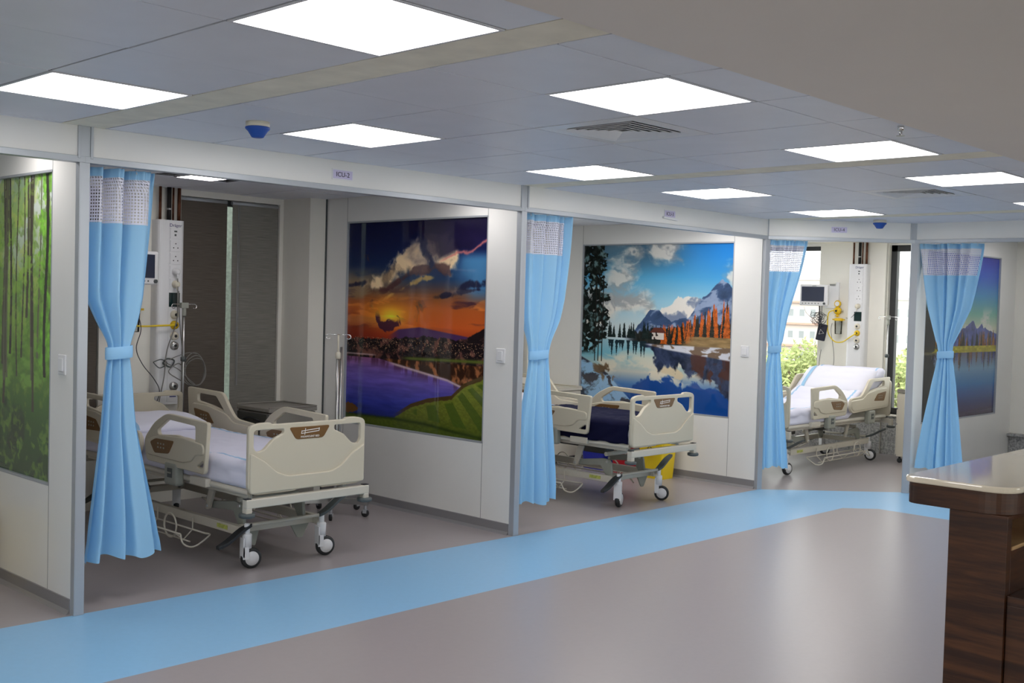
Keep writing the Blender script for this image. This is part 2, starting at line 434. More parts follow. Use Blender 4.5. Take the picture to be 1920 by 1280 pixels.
# ---- partitions (left faces carry a recessed glass mural)
def partition(name, xf, y0, y1, my0, my1, mz0=.622, mz1=2.262, th=.05):
    # wall with a rectangular recess on its -X face
    bm = NB(); X0, X1 = xf, xf+th; dep = .03
    box(bm, (X0, y0, 0), (X1, my0, H)); box(bm, (X0, my1, 0), (X1, y1, H))
    box(bm, (X0, my0, 0), (X1, my1, mz0)); box(bm, (X0, my0, mz1), (X1, my1, H))
    box(bm, (X0+dep, my0, mz0), (X1, my1, mz1))
    for q in (my0, my1): box(bm, (X0-.0006, q-.0015, 0), (X0+.001, q+.0015, H), mi=1)
    return struct(name, bm, [m_wall, m_alud])
XF = [-.125, 3.005, 6.22]
MUR = [(3.35, 4.98), (3.29, 4.92), (3.27, 5.10)]
partition('wall_bay_1', XF[0], 3.085, BACK, *MUR[0]); partition('wall_bay_2', XF[1], 3.005, BACK, *MUR[1]); partition('wall_bay_3', XF[2], 2.975, BACK, *MUR[2])
for i, (xf, y0) in enumerate(zip(XF, (3.085, 3.005, 2.975))):
    bm = NB(); prism(bm, [(0, 0), (-.022, 0), (-.014, .006), (-.005, .02), (-.004, .075), (0, .078)], y0, BACK)
    for v in bm.verts: v.co = Vector((xf+v.co.x, v.co.z, v.co.y))
    struct('baseboard_%d' % (i+1), bm, m_skirt)
# partition between the corner bay and the right bay, runs along X
bm = NB(); ya, yb = 1.955, 2.005; MX = (7.42, 9.26)
for a, b in (((7.21, ya, 0), (MX[0], yb, H)), ((MX[1], ya, 0), (XR, yb, H)), ((MX[0], ya, 0), (MX[1], yb, .622)), ((MX[0], ya, 2.245), (MX[1], yb, H)), ((MX[0], ya+.03, .622), (MX[1], yb, 2.245))):
    box(bm, a, b)
struct('wall_bay_4', bm, m_wall)
bm = NB(); box(bm, (7.22, ya-.006, 0), (XR, ya, .078)); struct('baseboard_4', bm, m_skirt)

# ---- back wall with openings  (x0,x1,z0,z1)
def wall_with_holes(name, u0, u1, holes, th, place, m, z1=H):
    """panels along u with openings; place maps (u, t, z) to world"""
    bm = NB(); us = sorted({u0, u1, *[h[0] for h in holes], *[h[1] for h in holes]})
    for a, b in zip(us[:-1], us[1:]):
        hs = [h for h in holes if h[0] <= a+1e-6 and h[1] >= b-1e-6]
        segs = [(0, z1)] if not hs else [(0, hs[0][2]), (hs[0][3], z1)]
        for s0, s1 in segs:
            if s1-s0 > 1e-4:
                vs = box(bm, (a, 0, s0), (b, th, s1))
    for v in bm.verts: v.co = Vector(place(v.co.x, v.co.y, v.co.z))
    return struct(name, bm, m)
SILL = .47
holesB = [(-4.2, -1.2, SILL, 2.3), (.15, 1.217, SILL, 2.412), (1.876, 2.80, SILL, 2.412), (3.6, 5.93, .86, 2.30)]
wall_with_holes('wall_back', -6, XF[2]+.05, holesB, .2, lambda u, t, z: (u, BACK+t, z), m_wallw)
holesR = [(-1.5, .9, SILL, 2.40), (2.05, 3.385, SILL, 2.43), (4.235, 5.1, SILL, 2.43)]
wall_with_holes('wall_right', -6, 5.6, holesR, .2, lambda u, t, z: (XR+t, u, z), m_wallw)
fillHolesC = [(6.7, 9.5, SILL, 2.40)]  # unseen window added to brighten the corner bay
wall_with_holes('wall_corner', XF[2]+.05, XR+.2, fillHolesC, .2, lambda u, t, z: (u, 5.4+t, z), m_wallw)
fillHolesL = [(-5.4, -2.7, .8, 2.35), (-2.3, .4, .8, 2.35)]  # unseen windows added to send low sky light onto ceiling and walls
wall_with_holes('wall_left', -6, 5.6, fillHolesL, .2, lambda u, t, z: (-6-t, u, z), m_wallw)
fillHolesF = [(-2.4, .3, .8, 2.35), (.7, 3.4, .8, 2.35), (3.8, 6.5, .8, 2.35)]  # openings behind the camera, added as extra fill from the sky
wall_with_holes('wall_front', -6.2, 10, fillHolesF, .2, lambda u, t, z: (u, -6-t, z), m_wallw)
# column in the corner of the left bay
bm = NB(); box(bm, (2.835, 5.20, 0), (XF[1], BACK, H)); struct('wall_pier', bm, m_wallw)
bm = NB(); box(bm, (XF[1]-.012, 5.19, 0), (XF[1]-.001, 5.20, H)); struct('trim_10', bm, m_alud)
# service pier in the corner bay (projects a little)
bm = NB(); box(bm, (XR-.05, 3.395, 0), (XR, 4.23, H)); struct('wall_pier.001', bm, m_wallw)
# granite dado and sills
bm = NB(); box(bm, (XR-.03, 2.01, 0), (XR-.001, 3.39, SILL-.02)); box(bm, (XR-.03, 4.24, 0), (XR-.001, 5.39, SILL-.02))
box(bm, (XR-.052, 3.395, 0), (XR-.0505, 4.23, SILL-.04))
struct('trim_11', bm, m_granite)
bm = NB(); box(bm, (XR-.06, 2.01, SILL-.02), (XR+.1, 3.38, SILL)); box(bm, (XR-.06, 4.24, SILL-.02), (XR+.1, 5.39, SILL)); struct('trim_12', bm, m_wallw, .004)
bm = NB(); box(bm, (XR-.03, -5, 0), (XR-.001, 1.95, .36)); box(bm, (XR-.09, -5, .36), (XR-.001, 1.95, .39)); struct('trim_13', bm, m_granite, .003)

# ---- windows
def window(name, u0, u1, z0, z1, place, mull=(), fr=.045):
    bm = NB()
    for a, b in (((u0, .06, z0), (u0+fr, .13, z1)), ((u1-fr, .06, z0), (u1, .13, z1)), ((u0, .06, z0), (u1, .13, z0+fr)), ((u0, .06, z1-fr), (u1, .13, z1))): box(bm, a, b)
    for q in mull: box(bm, (q-fr/2, .06, z0), (q+fr/2, .13, z1))
    for v in bm.verts: v.co = Vector(place(*v.co))
    o = struct(name, bm, m_frame)
    bm = NB(); box(bm, (u0+.01, .09, z0+.01), (u1-.01, .096, z1-.01))
    for v in bm.verts: v.co = Vector(place(*v.co))
    obj('window_pane', bm, m_glass, o); return o
pb = lambda u, t, z: (u, BACK+t, z)
pr_ = lambda u, t, z: (XR+t, u, z)
window('window_1', .15, 1.217, SILL, 2.412, pb); window('window_2', 1.876, 2.80, SILL, 2.412, pb)
window('window_3', 3.6, 5.93, .86, 2.30, pb, (4.75,)); window('window_4', -4.2, -1.2, SILL, 2.3, pb, (-2.7,))
window('window_5', 2.05, 3.385, SILL, 2.43, pr_, fr=.07); window('window_6', 4.235, 5.1, SILL, 2.43, pr_, fr=.05, mull=())
window('window_8', 6.7, 9.5, SILL, 2.40, lambda u, t, z: (u, 5.4+t, z), (8.1,))
for i, h in enumerate(fillHolesL): window('window_%d' % (9+i), *h, lambda u, t, z: (-6-t, u, z))
for i, h in enumerate(fillHolesF): window('window_%d' % (12+i), *h, lambda u, t, z: (u, -6-t, z))
window('window_7', -1.5, .9, SILL, 2.40, pr_, (-.3,))

# ================================================================ CEILING THINGS
def ceiling_light(x, y, sx, sy, label, m_l, group, drop=0.):
    t = empty('ceiling_light', (x, y, H-drop), 0, label, 'ceiling light', group)
    bm = NB(); f = .012
    for a, b in (((.006, .006), (sx-.006, .006+f)), ((.006, sy-.006-f), (sx-.006, sy-.006)), ((.006, .006+f), (.006+f, sy-.006-f)), ((sx-.006-f, .006+f), (sx-.006, sy-.006-f))):
        box(bm, (a[0], a[1], -.003), (b[0], b[1], .012))
    obj('frame', bm, m_rim, t)
    bm = NB(); box(bm, (.006+f, .006+f, -.0005), (sx-.006-f, sy-.006-f, .010)); obj('diffuser', bm, m_l, t)
    return t
LL = {(1, 4, 0): 'large square ceiling light panel cut by the top edge of the photo, nearest of all',
      (1, 4, 3): 'square ceiling light panel above the first post at far left, beside the raw grey strip',
      (2, 1, 3): 'square ceiling light panel just right of the nearer blue-capped detector',
      (2, 1, 0): 'square ceiling light panel touching the corner of the nearer air vent',
      (2, 4, 0): 'square ceiling light panel left of the small sprinkler, against the second raw strip',
      (2, 4, 3): 'square ceiling light panel over the second post, against the second raw strip',
      (3, 1, 0): 'square ceiling light panel beside the farther air vent near the right edge',
      (3, 1, 3): 'square ceiling light panel over the middle bay with the mountain mural',
      (3, 4, 3): 'farthest ceiling light panel, over the beam left of the farther blue-capped detector',
      (3, 4, 0): 'ceiling light panel of which only a tip shows at the right edge of the photo'}
for k, (x, y) in LIGHTS.items():
    ceiling_light(x, y, T, T, LL.get(k, 'square ceiling light panel outside the photo, left of the nearest bay'), m_lightw, 'square light panels in the hall ceiling')
# small lights inside the bays, just behind the beam
ceiling_light(1.37, 4.55, .31, .31, 'small square light panel in the ceiling of the nearest bay, above the wall column', m_lightb, 'small light panels in the bays')
for x, y in ((4.1, 3.45), (4.9, 3.45), (7.55, 2.75), (8.15, 3.2)):  # larger panels added out of view behind the beams to brighten the bays
    ceiling_light(x, y, .58, .58, 'added fill light panel in a bay, unseen behind its white beam', m_fill, 'added fill light panels in the bays', .012)
for x, y in ((2.50, 3.16), (-.56, 3.30), (5.66, 3.14), (8.7, 1.25)):
    ceiling_light(x, y, .30, .30, 'small square light panel hidden behind the white beam of a bay', m_lightc, 'small light panels in the bays', .012)
for n, (bi, c, r_) in enumerate(VENTS):
    x, y = blocks[bi]+c*T, r_*T
    t = empty('air_vent', (x+T/2, y+T/2, H), 0, ['square louvred air vent in the ceiling between the two nearest rows of lights', 'smaller-looking louvred air vent in the ceiling near the right edge'][n], 'air vent', 'square air vents in the ceiling')
    bm = NB()
    def ring(bm, r0, r1, z0, z1):
        P = [(-1, -1), (1, -1), (1, 1), (-1, 1)]
        A = [bm.verts.new((a*r0, b*r0, z0)) for a, b in P]; B = [bm.verts.new((a*r1, b*r1, z1)) for a, b in P]
        A2 = [bm.verts.new((a*r0, b*r0, z0+.003)) for a, b in P]; B2 = [bm.verts.new((a*r1, b*r1, z1+.003)) for a, b in P]
        for i in range(4):
            j = (i+1) % 4
            bm.faces.new((A[i], A[j], B[j], B[i])); bm.faces.new((B2[i], B2[j], A2[j], A2[i]))
            bm.faces.new((A2[i], A2[j], A[j], A[i])); bm.faces.new((B[i], B[j], B2[j], B2[i]))
    ring(bm, .295, .225, -.001, -.004); ring(bm, .225, .20, -.004, .006); obj('frame', bm, m_white, t)
    bm = NB()
    for q in (.190, .155, .120, .085, .050): ring(bm, q, q-.012, -.003, .004)
    obj('louvre', bm, m_white, t)
    bm = NB(); box(bm, (-.22, -.22, .024), (.22, .22, .028)); obj('duct_shade', bm, m_black, t)  # black sheet stands in for the shade between the louvres
def detector(x, y, label):
    t = empty('smoke_detector', (x, y, H), 0, label, 'smoke detector', 'blue-capped detectors on the ceiling')
    bm = NB(); lathe(bm, [(.052, -.028), (.056, -.022), (.056, 0)]); obj('base', bm, m_cream, t)
    bm = NB(); lathe(bm, [(.022, -.075), (.028, -.073), (.046, -.045), (.058, -.034), (.058, -.026), (.053, -.024)]); obj('dust_cover', bm, m_cap, t)
detector(.33, 2.17, 'smoke detector with blue dust cap, nearer one, left of a light panel')
detector(6.72, 2.10, 'smoke detector with blue dust cap, farther one, near the corner beam')
t = empty('sprinkler', (2.05, -.20, H), 0, 'small metal sprinkler head hanging at the plaster edge', 'sprinkler')
bm = NB(); cyl(bm, (0, 0, 0), (0, 0, -.02), .014); tube(bm, [(-.008, 0, -.018), (-.011, 0, -.032), (0, 0, -.043)], .003, 6); tube(bm, [(.008, 0, -.018), (.011, 0, -.032), (0, 0, -.043)], .003, 6); obj('body', bm, m_chrome, t)
bm = NB(); cyl(bm, (0, 0, -.043), (0, 0, -.046), .018); obj('deflector', bm, m_steel, t)

# ================================================================ SIGNS, SWITCHES
def sign(pos, rz, s, label, wd=.14):
    t = empty('room_sign', pos, rz, label, 'sign', 'small lavender signs on the beams')
    bm = NB(); box(bm, (-wd/2-.006, -.003, -.032), (wd/2+.006, 0, .032)); obj('holder', bm, m_white, t)
    bm = NB(); box(bm, (-wd/2, -.0045, -.025), (wd/2, -.003, .025)); obj('label_plate', bm, m_lav, t)
    text('lettering', s, .040, m_textd, t, facing((0, -.0052, -.001), 0)); return t
sign((1.47, 2.999, 2.378), R(-1.4), 'ICU-2', 'lavender ICU-2 sign on the beam over the nearest open bay')
sg = sign((4.73, 2.9435, 2.392), R(-.5), 'ICU-3', 'lavender sign coming loose from its white strip, over the middle bay')
bm = NB(); box(bm, (-.10, -.02, -.045), (.09, 0, -.030), rot=Matrix.Rotation(R(3), 3, 'Y')); obj('adhesive_strip', bm, m_white, sg)
sign((6.70-.0145, 2.483-.0145, 2.383), R(-45.8), 'ICU-4', 'lavender ICU-4 sign on the angled corner beam')
def switch(xf, y, z, label):
    t = empty('light_switch', (xf, y, z), 0, label, 'light switch', 'white switches on the bay walls')
    bm = NB(); box(bm, (-.009, -.043, -.052), (0, .043, .052)); obj('switch_plate', bm, m_white, t, .004)
    bm = NB(); box(bm, (-.016, -.024, -.034), (-.009, .024, .034)); obj('rocker', bm, m_white, t, .003)
switch(XF[0], 3.20, 1.262, 'white light switch right of the green forest mural')
switch(XF[1], 3.125, 1.262, 'white light switch right of the sunset golf course mural')
switch(XF[2], 3.12, 1.252, 'white light switch right of the mountain lake mural')

# ================================================================ MURALS
rng = np.random.default_rng(5)
def vnoise(x, y, seed):
    r = np.random.default_rng(seed); g = r.random((64, 64))
    xi = np.floor(x).astype(int); yi = np.floor(y).astype(int); fx = x-xi; fy = y-yi
    fx = fx*fx*(3-2*fx); fy = fy*fy*(3-2*fy); xi &= 63; yi &= 63; x1 = (xi+1) & 63; y1 = (yi+1) & 63
    return (g[yi, xi]*(1-fx)+g[yi, x1]*fx)*(1-fy)+(g[y1, xi]*(1-fx)+g[y1, x1]*fx)*fy
def fbm(x, y, s, o=5, seed=1):
    v = 0; a = .5; t = 0
    for k in range(o): v = v+a*vnoise(x*s, y*s, seed+k); t += a; a *= .5; s *= 2.03
    return v/t
def wf(x, y, s, seed=1, o=7, amt=.22, sx=1., sy=1.):
    a = fbm(x, y, s*.8, 4, seed+50)-.5; b = fbm(x, y, s*.8, 4, seed+60)-.5
    X = x*sx+amt*a; Y = y*sy+amt*b; c, d = .8, .6
    return fbm(X*c-Y*d+3, X*d+Y*c+3, s, o, seed)
def ss(a, b, x): t = np.clip((x-a)/(b-a), 0, 1); return t*t*(3-2*t)
def mixc(img, c, m):
    c = np.array(c, float)
    return img*(1-m[..., None])+(c if c.ndim == 3 else c[None, None, :])*m[..., None]
def grad(y, stops):
    out = np.zeros(y.shape+(3,)); ys = [s[0] for s in stops]
    for k in range(3): out[..., k] = np.interp(y, ys, [s[1][k] for s in stops])
    return out
def xyg(nx, ny):
    x, y = np.meshgrid(np.linspace(0, 1, nx), np.linspace(0, 1, ny)); return x, y
def pl(x, pts): return np.interp(x, [p[0] for p in pts], [p[1] for p in pts])
def conifer(img, x, y, cx, base, h, wd, col, seed, al=1.):
    t = (base-y)/h; jag = vnoise(y*220+seed*7, x*0+seed, seed)*.5+.55
    hw = wd*(1-t)*jag+.0012
    m = (np.abs(x-cx) < hw)*(t > 0)*(t < 1)*al
    n = .7+.6*fbm(x, y, 90, 2, seed)
    return mixc(img, np.array(col)[None, None, :]*n[..., None], m.astype(float))
def mural_sunset(nx, ny):
    x, y = xyg(nx, ny)
    img = grad(y, [(0, (14, 18, 52)), (.12, (16, 26, 66)), (.28, (24, 48, 84)), (.36, (120, 74, 48)), (.42, (172, 84, 36)), (.5, (190, 84, 34)), (.57, (150, 48, 28)), (1, (120, 40, 20))])
    img = mixc(img, (96, 28, 16), ss(.5, .0, x)*ss(.40, .5, y)*.7)
    img = mixc(img, (22, 18, 62), ss(.55, 1, x)*ss(.22, .0, y)*.8)
    img = mixc(img, (64, 116, 160), ss(.72, .9, x+(fbm(x, y, 6, 4, 3)-.5)*.2)*ss(.14, .2, y)*ss(.42, .3, y))
    # bright cumulus band rising to the right
    f = wf(x, y, 5, 11, sy=1.3); f2 = wf(x, y, 13, 21, amt=.12)
    img = mixc(img, (136, 112, 84), ss(.40, .62, wf(x, y, 4, 15, sx=.6, sy=2.8))*ss(.2, .3, y)*ss(.46, .34, y)*ss(.6, .1, x)*.85)
    cx = y-pl(x, [(0, .34), (.2, .31), (.35, .255), (.5, .19), (.65, .17), (.78, .20), (1, .26)])
    band = np.exp(-(cx/(.055+.06*ss(.2, .5, x)))**2)*ss(.05, .3, x)*ss(.86, .74, x)
    cl = ss(.30, .62, band*.80+(f-.5)*1.1+(f2-.5)*.9)*ss(.1, .3, band)
    img = mixc(img, np.array((150, 122, 92))[None, None]+np.array((86, 84, 70))[None, None]*ss(.35, .62, f2+.15-.6*(cx+.03))[..., None], cl*.95)
    dk = ss(.34, .66, np.exp(-((cx-.055)/.032)**2)*.85*ss(.12, .3, x)*ss(.84, .7, x)+(f2-.5)*1.5+(f-.5)*.5)
    img = mixc(img, (70, 44, 46), dk*.85)
    ye = ss(.42, .8, np.exp(-((cx-.10)/.020)**2)*.8*ss(.15, .3, x)*ss(.75, .6, x)+(f2-.5)*1.6)
    img = mixc(img, (214, 170, 84), ye*.7)
    dg = y-pl(x, [(0, 0), (.55, .24), (.66, .205), (.78, .17), (1, .10)])+(f2-.5)*.05
    dc = ss(.01, -.02, dg)*ss(.38, .62, x+(f-.5)*.6)
    img = mixc(img, np.array((26, 20, 50))[None, None]*(.7+.6*f)[..., None], dc*.92)
    img = mixc(img, (196, 108, 104), np.exp(-((dg-.006)/.007)**2)*ss(.66, .74, x)*.8)
    st = wf(x, y, 6, 31, sx=.5, sy=3.4, amt=.1)
    img = mixc(img, (50, 28, 46), ss(.50, .64, st)*ss(.30, .37, y)*ss(.54, .46, y)*.75)
    img = mixc(img, (226, 130, 56), ss(.54, .66, wf(x, y, 7, 35, sx=.5, sy=3., amt=.1))*ss(.34, .4, y)*ss(.55, .48, y)*.6)
    for ccx, ccy, w1, h1 in ((.95, .30, .15, .028), (.72, .355, .08, .018), (.05, .31, .12, .02), (.9, .33, .1, .015)):
        img = mixc(img, (24, 24, 48), ss(.45, .8, np.exp(-(((x-ccx)/w1)**2+((y-ccy+.12*(x-ccx))/h1)**2))*.9+(f2-.5)*1.5)*.9)
    img = mixc(img, (228, 146, 40), np.exp(-(((x-.34)/.20)**2+((y-.445)/.06)**2))*.7)
    img = mixc(img, (255, 226, 60), np.exp(-(((x-.34)/.085)**2+((y-.45)/.032)**2))*(.6+.4*ss(.4, .6, st)))
    pf = ss(.45, .7, np.exp(-(((x-.31)/.08)**2+((y-.505)/.028)**2))*.8+(f2-.5)*1.9)*ss(.45, .40, x)*ss(.18, .22, x)*ss(.44, .47, y)
    img = mixc(img, (58, 28, 50), pf*.9)
    # hills, wooded land
    hill = pl(x, [(0, .60), (.3, .565), (.4, .52), (.55, .505), (.8, .53), (1, .55)])
    img = mixc(img, (70, 42, 84), ss(-.003, .004, y-hill)*ss(.3, .42, x))
    land = pl(x, [(0, .575), (.3, .565), (.6, .545), (.85, .55), (.92, .52), (.97, .50), (1, .49)])+(fbm(x, y*0, 40, 3, 4)-.5)*.02
    ln = wf(x, y, 30, 41, amt=.05)
    lc = np.array((26, 18, 22))[None, None]*(1+0*y[..., None])+np.array((74, 46, 34))[None, None]*ss(.48, .72, ln)[..., None]
    img = mixc(img, lc, ss(0, .004, y-land))
    spk = ss(.80, .84, vnoise(x*260, y*260, 77)); img = mixc(img, (190, 150, 110), spk*ss(.56, .57, y)*ss(.66, .6, y)*.8)
    # far shore lawn and cliffs
    img = mixc(img, (84, 96, 36), np.exp(-((y-pl(x, [(0, .66), (.5, .655), (1, .645)]))/.008)**2)*ss(.4, .5, x))
    coast = pl(x, [(0, .665), (.25, .665), (.5, .70), (.75, .735), (.9, .775), (1, .83)])
    cliff = ss(.66, .668, y)*ss(.004, -.002, y-coast)*ss(.28, .36, x)
    cc = np.array((46, 26, 16))[None, None]+np.array((104, 66, 40))[None, None]*ss(.42, .68, wf(x, y, 26, 51, amt=.05, sx=1.3, sy=.8))[..., None]
    img = mixc(img, cc, cliff)
    lake = grad(y, [(.66, (128, 78, 112)), (.72, (110, 84, 158)), (.8, (84, 74, 160)), (.88, (44, 52, 140)), (.95, (30, 40, 110))])
    lake = lake*(.82+.36*wf(x, y, 16, 61, sx=.5, sy=4, amt=.04))[..., None]
    img = mixc(img, lake, ss(0, .003, y-coast))
    img = mixc(img, (66, 36, 60), ss(0, .004, y-coast)*ss(.06, 0, y-coast)*ss(.46, .60, wf(x, y, 12, 71, sx=2.4, sy=.3, amt=.04))*.8)
    img = mixc(img, (206, 182, 176), np.exp(-((y-coast-.006)/.006)**2)*ss(.3, .4, x)*.8)
    img = mixc(img, (220, 190, 190), np.exp(-((y-.652)/.004)**2)*ss(.25, .2, x)*.6)
    # golf course
    g = pl(x, [(0, .948), (.12, .952), (.38, .945), (.5, .885), (.62, .85), (.78, .825), (.86, .765), (1, .715)])
    gm = ss(0, .004, y-g+(fbm(x, y, 60, 2, 9)-.5)*.008)
    gc = grad(y, [(.7, (116, 126, 44)), (.9, (92, 100, 32)), (1, (62, 76, 22))])*(.85+.3*fbm(x*1.5, y*3, 50, 3, 91))[..., None]
    img = mixc(img, (70, 52, 26), ss(0, .003, y-g+.018)*ss(.02, .0, y-g)*ss(.35, .5, x))
    img = mixc(img, gc, gm)
    vx, vy = .50, .52; ang = (x-vx)/(y-vy+.02); sm = (np.sin(ang*17+1.2) > 0)*ss(.0, .01, y-g-.012)*ss(pl(x, [(.45, .90), (.6, .935), (1, .965)]), pl(x, [(.45, .90), (.6, .935), (1, .965)])-.008, y)*ss(.5, .54, x)
    img = mixc(img, (58, 78, 24), sm*.7)
    ed = np.exp(-((y-pl(x, [(.0, .955), (.4, .95), (.6, .955), (.8, .972), (1, .985)]))/.008)**2)
    img = mixc(img, (30, 44, 14), ed*.7)
    img = mixc(img, (92, 60, 28), ss(.5, .56, np.exp(-(((x-.05)/.07)**2+((y-.925)/.03)**2))+(fbm(x, y, 40, 3, 6)-.5)*.5))
    return np.clip(img*1.12+4, 0, 255)
def mural_alpine(nx, ny):
    x, y = xyg(nx, ny)
    img = grad(y, [(0, (70, 140, 190)), (.2, (90, 170, 214)), (.35, (150, 200, 222)), (.5, (200, 216, 220)), (1, (150, 190, 210))])
    img = mixc(img, (34, 128, 216), ss(.35, 1, x)*ss(.35, .0, y)*.85)
    img = mixc(img, (104, 128, 140), ss(.62, .2, x)*ss(.25, .0, y)*.75)
    f = wf(x, y, 4.2, 101, sx=.9, sy=1.6, amt=.3); f2 = wf(x, y, 12, 105)
    img = mixc(img, (70, 96, 116), ss(.44, .7, wf(x, y, 2.6, 108, sy=1.4))*ss(.22, .05, y)*ss(.8, .5, x)*.7)
    cl = ss(.44, .70, f+(f2-.5)*.22+np.exp(-((y-.38)/.08)**2)*.20*ss(1.0, .6, x)-ss(.3, .1, y)*.08-ss(.6, 1, x)*ss(.34, .1, y)*.14+np.exp(-(((x-.24)/.12)**2+((y-.2)/.1)**2))*.15)
    img = mixc(img, np.array((168, 166, 166))[None, None]+np.array((62, 58, 48))[None, None]*ss(.4, .6, f2)[..., None], cl*.88)
    img = mixc(img, (236, 214, 206), ss(.50, .70, np.exp(-(((x-.80)/.06)**2+((y-.08)/.035)**2))*.5+(f2-.5)*1.2+.1)*.7)
    bk = pl(x, [(.5, .44), (.56, .38), (.62, .34), (.66, .30), (.69, .33), (.74, .30), (.8, .33), (.86, .36), (1, .36)])+(fbm(x, y*0, 24, 5, 77)-.5)*.05
    bn = wf(x, y, 12, 118, amt=.1)
    img = mixc(img, np.array((120, 132, 158))[None, None]*(1-ss(.42, .56, bn))[..., None]+np.array((232, 226, 218))[None, None]*ss(.42, .56, bn)[..., None], ss(0, .008, y-bk)*ss(.48, .56, x)*.95)
    mt = pl(x, [(.3, .57), (.38, .52), (.44, .455), (.48, .40), (.535, .395), (.57, .43), (.62, .455), (.68, .44), (.74, .42), (.80, .335), (.86, .28), (.93, .22), (.97, .235), (1, .27)])+(fbm(x, y*0, 26, 5, 7)-.5)*.04
    rk = wf(x*1.3+y*.8, y*1.6, 11, 111, amt=.12)
    mc = np.array((66, 88, 124))[None, None]*(.7+.6*rk)[..., None]; mc = mc*(1-ss(.5, .64, rk)[..., None]*.55)+np.array((196, 208, 232))[None, None]*ss(.5, .64, rk)[..., None]*.55
    img = mixc(img, mc, ss(0, .005, y-mt)*ss(.28, .4, x))
    # base woods and trees
    wd = pl(x, [(0, .56), (.4, .54), (.6, .52), (.8, .50), (1, .50)])
    img = mixc(img, np.array((44, 46, 44))[None, None]*(.6+.8*fbm(x*2, y, 40, 3, 9))[..., None], ss(-.012, .0, y-wd+.03*ss(.5, 1, x)+(fbm(x, y*0, 70, 2, 3)-.5)*.03)*ss(.3, .4, x))
    r = np.random.default_rng(3)
    for k in range(26):
        cx = r.uniform(.2, .56); img = conifer(img, x, y, cx, .575, r.uniform(.05, .11), .014, (34, 44, 44), 200+k)
    for k in range(64):
        cx = r.uniform(.54, 1.0); h = .09+.13*ss(.6, 1, np.array(cx))*r.uniform(.6, 1.1)+.03*r.random()
        col = (184, 92, 36) if r.random() < .62 else (46, 46, 40)
        img = conifer(img, x, y, cx, .60-.05*ss(.6, 1, np.array(cx))*r.uniform(.4, 1), float(h), .020, col, 300+k)
    # house
    hm = ((x > .495) & (x < .575) & (y > .53) & (y < .575)).astype(float); img = mixc(img, (214, 206, 198), hm)
    img = mixc(img, (96, 54, 46), ((np.abs(x-.535) < .05-(.53-y)*.9) & (y > .505) & (y <= .535)).astype(float)); img = mixc(img, (60, 50, 50), hm*(vnoise(x*90, y*60, 4) > .62))
    # meadow and snow, right shore
    sh = .565+.02*ss(.5, 1, x)
    img = mixc(img, np.array((150, 124, 84))[None, None]*(.75+.5*fbm(x*.6, y*3, 30, 4, 15))[..., None], ss(0, .006, y-.545)*ss(.7, .8, x+(y-.55)))
    bank = pl(x, [(0, .585), (.3, .585), (.5, .60), (1, .66)])
    # water
    lake = grad(y, [(.58, (160, 196, 208)), (.68, (120, 186, 206)), (.78, (196, 200, 190)), (.86, (70, 120, 180)), (1, (20, 60, 130))])
    refl = wf(x, y, 5, 131, sy=1.8); lake = mixc(lake, (232, 222, 200), ss(.5, .64, refl)*.8*ss(.62, .7, y)*ss(.9, .8, y))
    deep = y-pl(x, [(0, 1.2), (.3, 1.0), (.38, .86), (.5, .80), (.62, .79), (.72, .83), (.8, .80), (.9, .86), (1, .9)])
    lake = mixc(lake, (24, 74, 150), ss(0, .02, deep+(wf(x, y, 12, 5)-.5)*.14))
    lake = mixc(lake, (218, 200, 166), ss(.45, .62, np.exp(-((deep+.035)/.035)**2)*.6+(wf(x, y, 10, 135)-.5)*1.0)*.85*ss(.45, .5, x))
    dk = y-pl(x, [(0, .57), (.35, .60), (.45, .62), (.55, .74), (.62, .70), (.8, .78), (1, .88)])
    lake = mixc(lake, np.array((52, 62, 88))[None, None]*(.4+1.1*wf(x, y, 14, 17, sx=1.6, sy=.8))[..., None], ss(.015, -.015, dk+(wf(x, y, 12, 2, sx=1.6, sy=.7)-.5)*.16)*ss(.4, .46, x))
    lake = mixc(lake, (84, 46, 36), ss(.02, -.03, dk)*ss(.62, .8, x)*ss(.46, .60, wf(x, y, 12, 66, sx=1.8, sy=.5))*.8)
    img = mixc(img, lake, ss(0, .004, y-bank))
    for k in range(16):
        cx = r.uniform(.2, .46); hh = r.uniform(.05, .12); t = (y-.59)/hh
        img = mixc(img, (34, 50, 58), ((np.abs(x-cx) < .013*(1-t)*(.6+.6*vnoise(y*200, x*0, k))) & (t > 0) & (t < 1)).astype(float))
    sn = wf(x, y, 18, 141, sy=2.2, amt=.08)
    sb = ss(0, .01, y-pl(x, [(.4, .60), (1, .60)]))*ss(0, -.012, y-pl(x, [(.4, .605), (.6, .64), (1, .685)]))*ss(.42, .5, x)
    img = mixc(img, np.array((120, 100, 84))[None, None]*(1-ss(.42, .56, sn))[..., None]+np.array((214, 216, 226))[None, None]*ss(.42, .56, sn)[..., None], sb)
    # near shore, lower left
    ns = y-pl(x, [(0, .70), (.1, .745), (.2, .80), (.26, .86), (.34, .93), (.42, 1.0), (1, 1.3)])
    s2 = wf(x, y, 18, 151, amt=.1)
    img = mixc(img, np.array((60, 62, 72))[None, None]*(1-ss(.36, .54, s2))[..., None]+np.array((150, 192, 226))[None, None]*ss(.36, .54, s2)[..., None], ss(0, .01, ns))
    img = mixc(img, np.array((96, 76, 54))[None, None]*(.5+s2)[..., None], ss(.5, .8, np.exp(-(((x-.17)/.07)**2+((y-.78)/.05)**2))+(s2-.5)*2.2)*ss(.30, .22, x)*ss(.70, .74, y)*ss(.9, .86, y)*.9)
    # tall spruce at the left edge
    er = fbm(x*0+3, y, 44, 4, 161)*.11+wf(x, y, 26, 162, amt=.03)*.10
